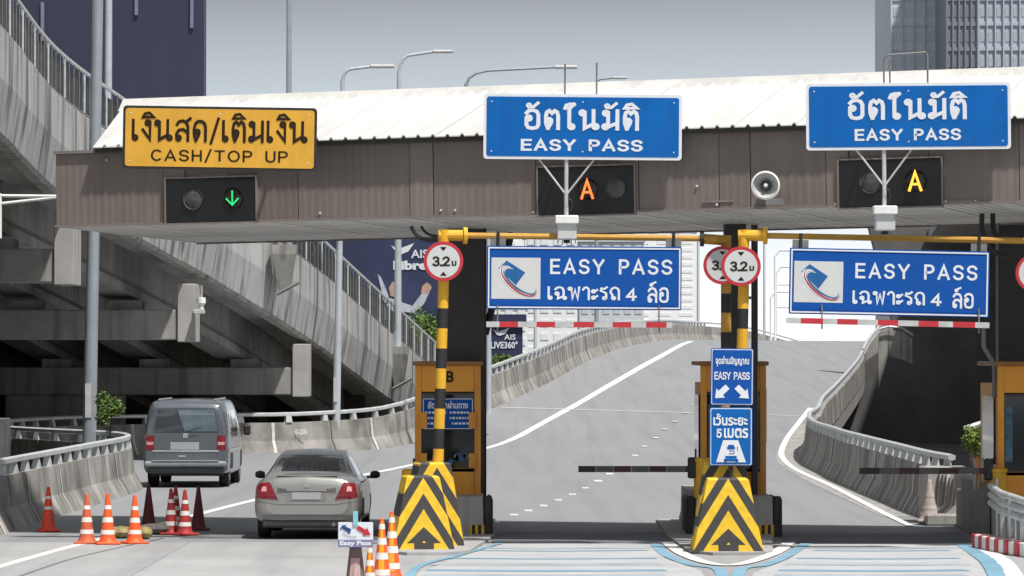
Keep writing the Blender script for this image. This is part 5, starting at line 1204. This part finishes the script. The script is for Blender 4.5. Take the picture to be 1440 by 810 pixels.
# mast arm at left edge
q = W(-30, 280, 84); T = thing('mast_arm', 'pair of thin white horizontal bars at the left edge below the viaduct', 'mast arm', (q.x, 84, -1.2)); o_ = Vector((q.x, 84, -1.2))
for (y0, y1) in ((275, 276), (290, 277)): MB().tube(W(-30, y0, 84), W(84, y1, 84), .03, n=8).build('bar', white, T, o_)
MB().tube((q.x, 84, -1.2), (q.x, 84, 7.5), .12, n=10).build('mast', white_dull, T, o_)
MB().tube(W(0, 272, 84), W(0, 335, 84), .035, n=8).build('drop_bar', white, T, o_)

# ------------------------------------------------------------------ buildings and billboards
def bld(name, label, px0, px1, py0, Y, depth, m, zb=-1.2, cat='building', floors=0, fm=None, wins=None, pm=None):
    a = W(px0, py0, Y); b = W(px1, py0, Y); c = Vector(((a.x + b.x) / 2, Y, zb)); wd = b.x - a.x; h = a.z - zb
    T = thing(name, label, cat, c)
    MB().box((0, depth / 2, h / 2), (wd, depth, h)).build('wall', m, T)
    MB().box((0, depth / 2, h + .3), (wd + .4, depth + .4, .6)).build('roof', m, T)
    if floors:
        fh = h / floors
        sl_ = MB().box((0, -.1, 0), (wd + .1, .2, fh * .16)).mesh('floor_band', fm)
        for k in range(floors): inst(sl_, 'floor_band', T, (0, 0, fh * (k + .5)))
    if wins:
        nx_, nz_, f0, f1 = wins; ww = wd / nx_ * .62; wh = h / nz_ * .5; wm = MB().box((0, -.03, 0), (ww, .06, wh)).mesh('window', pm or pane_g)
        fm_ = MB(); 
        for k in range(nx_):
            for j in range(nz_):
                if f0 <= (j + .5) / nz_ <= f1: inst(wm, 'window', T, (-wd / 2 + wd * (k + .5) / nx_, 0, h * (j + .5) / nz_))
    return T, wd, h
bld('office_building', 'huge windowless navy building rising behind the canopy left end', -120, 287, -120, 330, 2.5, navy)
T = bpy.context.scene.objects['office_building']
for k, px in enumerate((60, 116, 192, 246, 180, 270)): MB().box((W(px, 0, 330).x - T.location.x, -.1, 30 + (k * 7) % 11), (.25, .2, 3 + k % 3)).build('facade_fin', mat('fin_grey', (.22, .22, .33), .5), T)
T, wd, h = bld('billboard_building', 'navy billboard with AIS Fibre lettering and a reaching man, behind the viaduct', 300, 640, 215, 262, 20, navy2)
k = 262 / 6000
def B2(px, py, y=-.04):
    p = W(px, py, 262); return (p.x - T.location.x, y, p.z - T.location.z)
def bird(T, f, cx, cy, sc):
    MB().add([f(cx + a * sc, cy + b * sc) for a, b in ((-22, -8), (-10, -2), (0, -6), (16, -12), (6, 2), (-6, 7), (-14, 4), (-18, -2))], [tuple(range(8))]).build('bird_logo', sign_white, T)
bird(T, B2, 569, 352, .85)
p = B2(590, 357); lettering('AIS', p[0], p[2], 24 * k, 12 * k, -.05, sign_white, T, 'font', bold=.02)
p = B2(577, 373); o = lettering('Fibre', p[0], p[2], 48 * k, 13 * k, -.05, sign_white, T, 'font', bold=.05)
p = B2(434, 352); lettering('S', p[0], p[2], 9 * k, 15 * k, -.05, sign_grey, T, t=.25)
MB().add([B2(*p) for p in ((552, 396), (560, 399), (562, 412), (556, 418), (549, 416), (547, 405))], [tuple(range(6))]).build('face_print', skin, T)
MB().add([B2(a, b, -.05) for a, b in ((546, 418), (562, 424), (580, 430), (592, 414), (602, 400), (607, 404), (596, 428), (582, 440), (560, 438), (548, 450), (536, 450))], [tuple(range(11))]).build('shirt_print', shirt, T)
MB().add([B2(a, b, -.06) for a, b in ((592, 412), (594, 402), (600, 397), (606, 401), (605, 408), (600, 413))], [tuple(range(6))]).build('hand_print', skin, T)
MB().add([B2(a, b, -.05) for a, b in ((531, 385), (536, 390), (545, 412), (550, 428), (540, 425))], [tuple(range(5))]).build('arm_print', shirt, T)
T, wd, h = bld('billboard_building', 'narrow navy billboard strip between the dark column and hanging board', 664, 684, 404, 240, 8, navy2)
def B3(px, py, y=-.04):
    p = W(px, py, 240); return (p.x - T.location.x, y, p.z - T.location.z)
for (px, py, ch) in ((672, 423, 'S'), (673, 470, 'U')): p = B3(px, py); lettering(ch, p[0], p[2], .35, .5, -.05, sign_grey, T, t=.22)
T, wd, h = bld('billboard', 'small navy billboard with bird logo reading AIS LIVE360', 688, 735, 458, 225, 1.5, navy2, cat='billboard')
def B4(px, py, y=-.04):
    p = W(px, py, 225); return (p.x - T.location.x, y, p.z - T.location.z)
bird(T, B4, 707, 468, .62)
k = 225 / 6000; p = B4(717, 474); lettering('AIS', p[0], p[2], 16 * k, 8 * k, -.05, sign_white, T, 'font', bold=.02)
p = B4(709, 485); lettering('LIVE360°', p[0], p[2], 38 * k, 10 * k, -.05, sign_white, T, 'font', bold=.03)
bld('apartment_building', 'pale apartment building behind the middle clearance bar', 738, 812, 330, 420, 20, facade_w, wins=(4, 12, 0, 1), pm=facade_p)
bld('apartment_building', 'grey-blue office block behind the middle hanging board', 815, 905, 340, 480, 20, facade_g, wins=(6, 12, 0, 1), pm=facade_q)
bld('apartment_building', 'low white building just above the ramp parapet', 690, 742, 430, 350, 20, facade_w, wins=(3, 7, 0, 1), pm=facade_p)
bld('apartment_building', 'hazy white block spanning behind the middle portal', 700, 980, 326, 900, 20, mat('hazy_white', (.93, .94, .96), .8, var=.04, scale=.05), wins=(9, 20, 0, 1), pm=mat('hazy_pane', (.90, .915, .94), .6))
def tower(label, x0, x1, m, Y, fm, nw):
    T, wd, h = bld('tower_block', label, x0, x1, -160, Y, 25, m, floors=20, fm=fm)
    fh = h / 20; ww = wd / nw; wm = MB().box((0, -.03, 0), (ww * .6, .06, fh * .4)).mesh('window', mat(m.name + '_pane', tuple(c * .92 for c in fm.node_tree.nodes['Vector Math'].inputs[0].default_value), .3))
    for k in range(nw):
        for j in range(11, 20): inst(wm, 'window', T, (-wd / 2 + ww * (k + .5), 0, fh * (j + .98)))
    for k in range(nw + 1):
        MB().box((-wd / 2 + ww * k, -.3, h * .75), (.18, .2, h * .5)).build('fin', fm, T)
tower('pale blue-grey tower block, left of the dark one above the roof', 1253, 1330, tower_a, 560, mat('tower_a_band', (.58, .64, .71), .6), 5)
tower('dark grey tower block between two paler towers', 1331, 1374, tower_b, 545, mat('tower_b_band', (.23, .25, .30), .6), 5)
tower('mid grey tower block at the top right corner', 1376, 1480, tower_c, 570, mat('tower_c_band', (.49, .53, .60), .6), 9)

# ------------------------------------------------------------------ plants
def leafy(name, label, c, rad, n, size, ms, trunk=True, seed=1, cat='tree'):
    r_ = random.Random(seed); T = thing(name, label, cat, (c[0], c[1], c[2] - rad[2] - (1.2 if trunk else .1))); o_ = Vector(T.location)
    mb = MB(); lobes = [(Vector((r_.uniform(-.6, .6) * rad[0], r_.uniform(-.6, .6) * rad[1], r_.uniform(-.6, .7) * rad[2])), r_.uniform(.35, .6)) for _ in range(9)]
    for _ in range(n):
        lc, lr = r_.choice(lobes); d = Vector((r_.gauss(0, 1), r_.gauss(0, 1), r_.gauss(0, 1))).normalized() * (r_.random() ** .4)
        p = Vector(c) + lc + Vector((d.x * rad[0] * lr, d.y * rad[1] * lr, d.z * rad[2] * lr))
        u = Vector((r_.gauss(0, 1), r_.gauss(0, 1), r_.gauss(0, .6))).normalized(); v = u.cross(Vector((r_.gauss(0, 1), r_.gauss(0, 1), r_.gauss(0, 1)))).normalized(); s_ = size * r_.uniform(.6, 1.3)
        mb.add([p - u * s_, p + v * s_ * .45, p + u * s_, p - v * s_ * .45], [(0, 1, 2, 3)], r_.choice((0, 0, 1)))
    mb.build('crown', ms, T, o_)
    tk = MB(); base = Vector((c[0], c[1], o_.z)); tk.tube(base, Vector(c), rad[0] * .10, rad[0] * .04, 8)
    for lc, lr in lobes[:6]: tk.tube(Vector(c) - Vector((0, 0, rad[2] * .5)), Vector(c) + lc, rad[0] * .05, rad[0] * .015, 6)
    tk.build('trunk', bark, T, o_)
q = W(592, 468, 200); leafy('tree', 'rounded light green tree against the AIS Fibre billboard', q, (.95, 1, 1.3), 2600, .10, [leaf2, leaf], seed=2)
q = W(432, 345, 160); leafy('tree', 'small tree crown peeking over the viaduct railing by the lamp pedestal', q, (.7, .8, 1.2), 1500, .09, [leaf, leaf2], seed=3)
q = W(154, 582, 128); leafy('bush', 'green bush beside the thick grey pole under the viaduct', (W(155, 578, 99).x, 99, W(155, 578, 99).z), (.34, .3, .42), 2000, .045, [leaf2, leaf], seed=4, cat='bush')
q = W(716, 508, 215); leafy('bush', 'low green bushes behind the ramp parapet below the small billboard', q, (1.2, .6, .3), 1500, .08, [leaf, leaf2], seed=5, cat='bush')
q = W(1372, 622, 74); T = leafy('shrub', 'bright green potted shrub beside the right-hand booth', q, (.22, .2, .36), 1400, .035, [leaf2, mat('leaf_bright', (.30, .42, .08), .6, var=.3)], seed=6, cat='shrub')

# ------------------------------------------------------------------ right-hand end of the plaza
q = D(1340, 742)
rx0 = W(1350, 742, 73.2).x
T = thing('barrier_end', 'pale concrete barrier end with nested white ridges beside the right parapet', 'concrete barrier', (rx0, 75.2, 0))
for k in range(6):
    pf_ = [(-.42 + k * .04, 0), (-.40 + k * .04, .12), (-.22 + k * .05, .35), (-.16 + k * .05, .98 - .02 * k), (.34, .98 - .02 * k), (.44, 0)]
    mb = MB(); mb.loft([[Vector((a, -.3 - k * .12, b)) for a, b in pf_], [Vector((a, -.22 - k * .12, b)) for a, b in pf_]], closed=True); mb.build('ridge', [white_joint, pier_c][k % 2], T)
MB().box((0, .5, .49), (.8, 1.4, .98), bev=.03).build('barrier_body', pier_c, T)
MB().box((0, -.55, .10), (1.0, 1.3, .2), bev=.03).build('foot_slab', concrete, T)
# post fence and side panels of right island
T = thing('island_base', 'concrete base with grey side panels at the right edge of the view', 'concrete base', (BX[2], 68.6, 0), group='concrete booth bases')
MB().box((0, 2.2, .33), (1.3, 5.6, .66), bev=.03).build('concrete_block', pier_c, T)
MB().box((-.72, 1.3, .45), (.10, 3.4, .9)).build('side_panel', galv_dark, T); MB().box((-.62, -.7, .5), (.04, .5, 1.0)).build('side_panel', galv, T)
for k in range(5): MB().box((-.85 + k * .07, .2, 1.05), (.03, .05, .5)).build('slat', [white_dull, booth_m][k % 2], T)
# pipe guard rail
T = thing('guard_rail', 'grey tubular guard rail with stacked pipes at the right edge', 'guard rail', (W(1432, 740, 63.5).x, 63.5, 0))
for k, z in enumerate((.55, .68, .81)):
    mb = MB(); mb.smooth = True; mb.path([Vector((-.05, 3.2, z + .1)), Vector((-.12, 1.2, z + .05)), Vector((.0, -.6, z)), Vector((.4, -2, z - .02))], .055, 10); mb.build('pipe', galv, T)
for k, (x, y) in enumerate(((-.12, 1.2), (-.1, .3), (0, -.5), (.2, -1.3))): MB().tube((x + .02, y, 0), (x + .02, y, .84), .035, n=8).build('post', galv, T)
for k in range(6): MB().box((-.02 + .03 * k, 1.0 - k * .42, .35), (.02, .34, .55)).build('infill_panel', mat('infill_grey', (.42, .44, .46), .5, metal=.2, var=.15), T)
kb = thing('striped_kerb', 'red and white striped kerb under the guard rail at the right edge', 'kerb', (W(1405, 790, 62).x, 62, 0))
for k in range(22):
    y = 3.4 - k * .27; x = .10 + .016 * k + .0017 * k * k
    MB().box((x, y, .11), (.22, .262, .22), Matrix.Rotation(R(6), 3, 'Z'), bev=.02).build('kerb_block', [red, white][k % 2], kb)
# parasol roof and small kiosk box by the third booth
T = thing('kiosk', 'small brown kiosk box with a white slanting roof beside the right booth', 'kiosk', (W(1387, 620, 75).x, 75, 0))
MB().box((0, 0, 1.3), (.5, .8, .75)).build('cabinet', mat('kiosk_brown', (.20, .07, .03), .6, var=.2), T)
MB().box((0, -.41, 1.25), (.34, .02, .3)).build('opening', blk, T)
MB().box((0, 0, .45), (.46, .7, .95)).build('stand', blk, T)
MB().add([(-.35, -.5, 1.66), (.35, -.5, 1.82), (.35, .5, 1.82), (-.35, .5, 1.66), (-.35, -.5, 1.70), (.35, -.5, 1.92), (.35, .5, 1.92), (-.35, .5, 1.70)], [(0, 1, 5, 4), (1, 2, 6, 5), (2, 3, 7, 6), (3, 0, 4, 7), (4, 5, 6, 7), (0, 3, 2, 1)]).build('roof', white, T)
q = W(1375, 500, 68.5); T = thing('bracket_arm', 'bent grey steel bracket beside the right-edge column', 'bracket', (W(1398, 500, 68.5).x, 68.5, 1.2)); o_ = Vector(T.location)
mb = MB(); mb.path([W(1383, 460, 68.5), W(1383, 488, 68.5), W(1398, 512, 68.5), W(1398, 560, 68.5)], .035, 8); mb.build('bent_tube', galv_dark, T, o_)
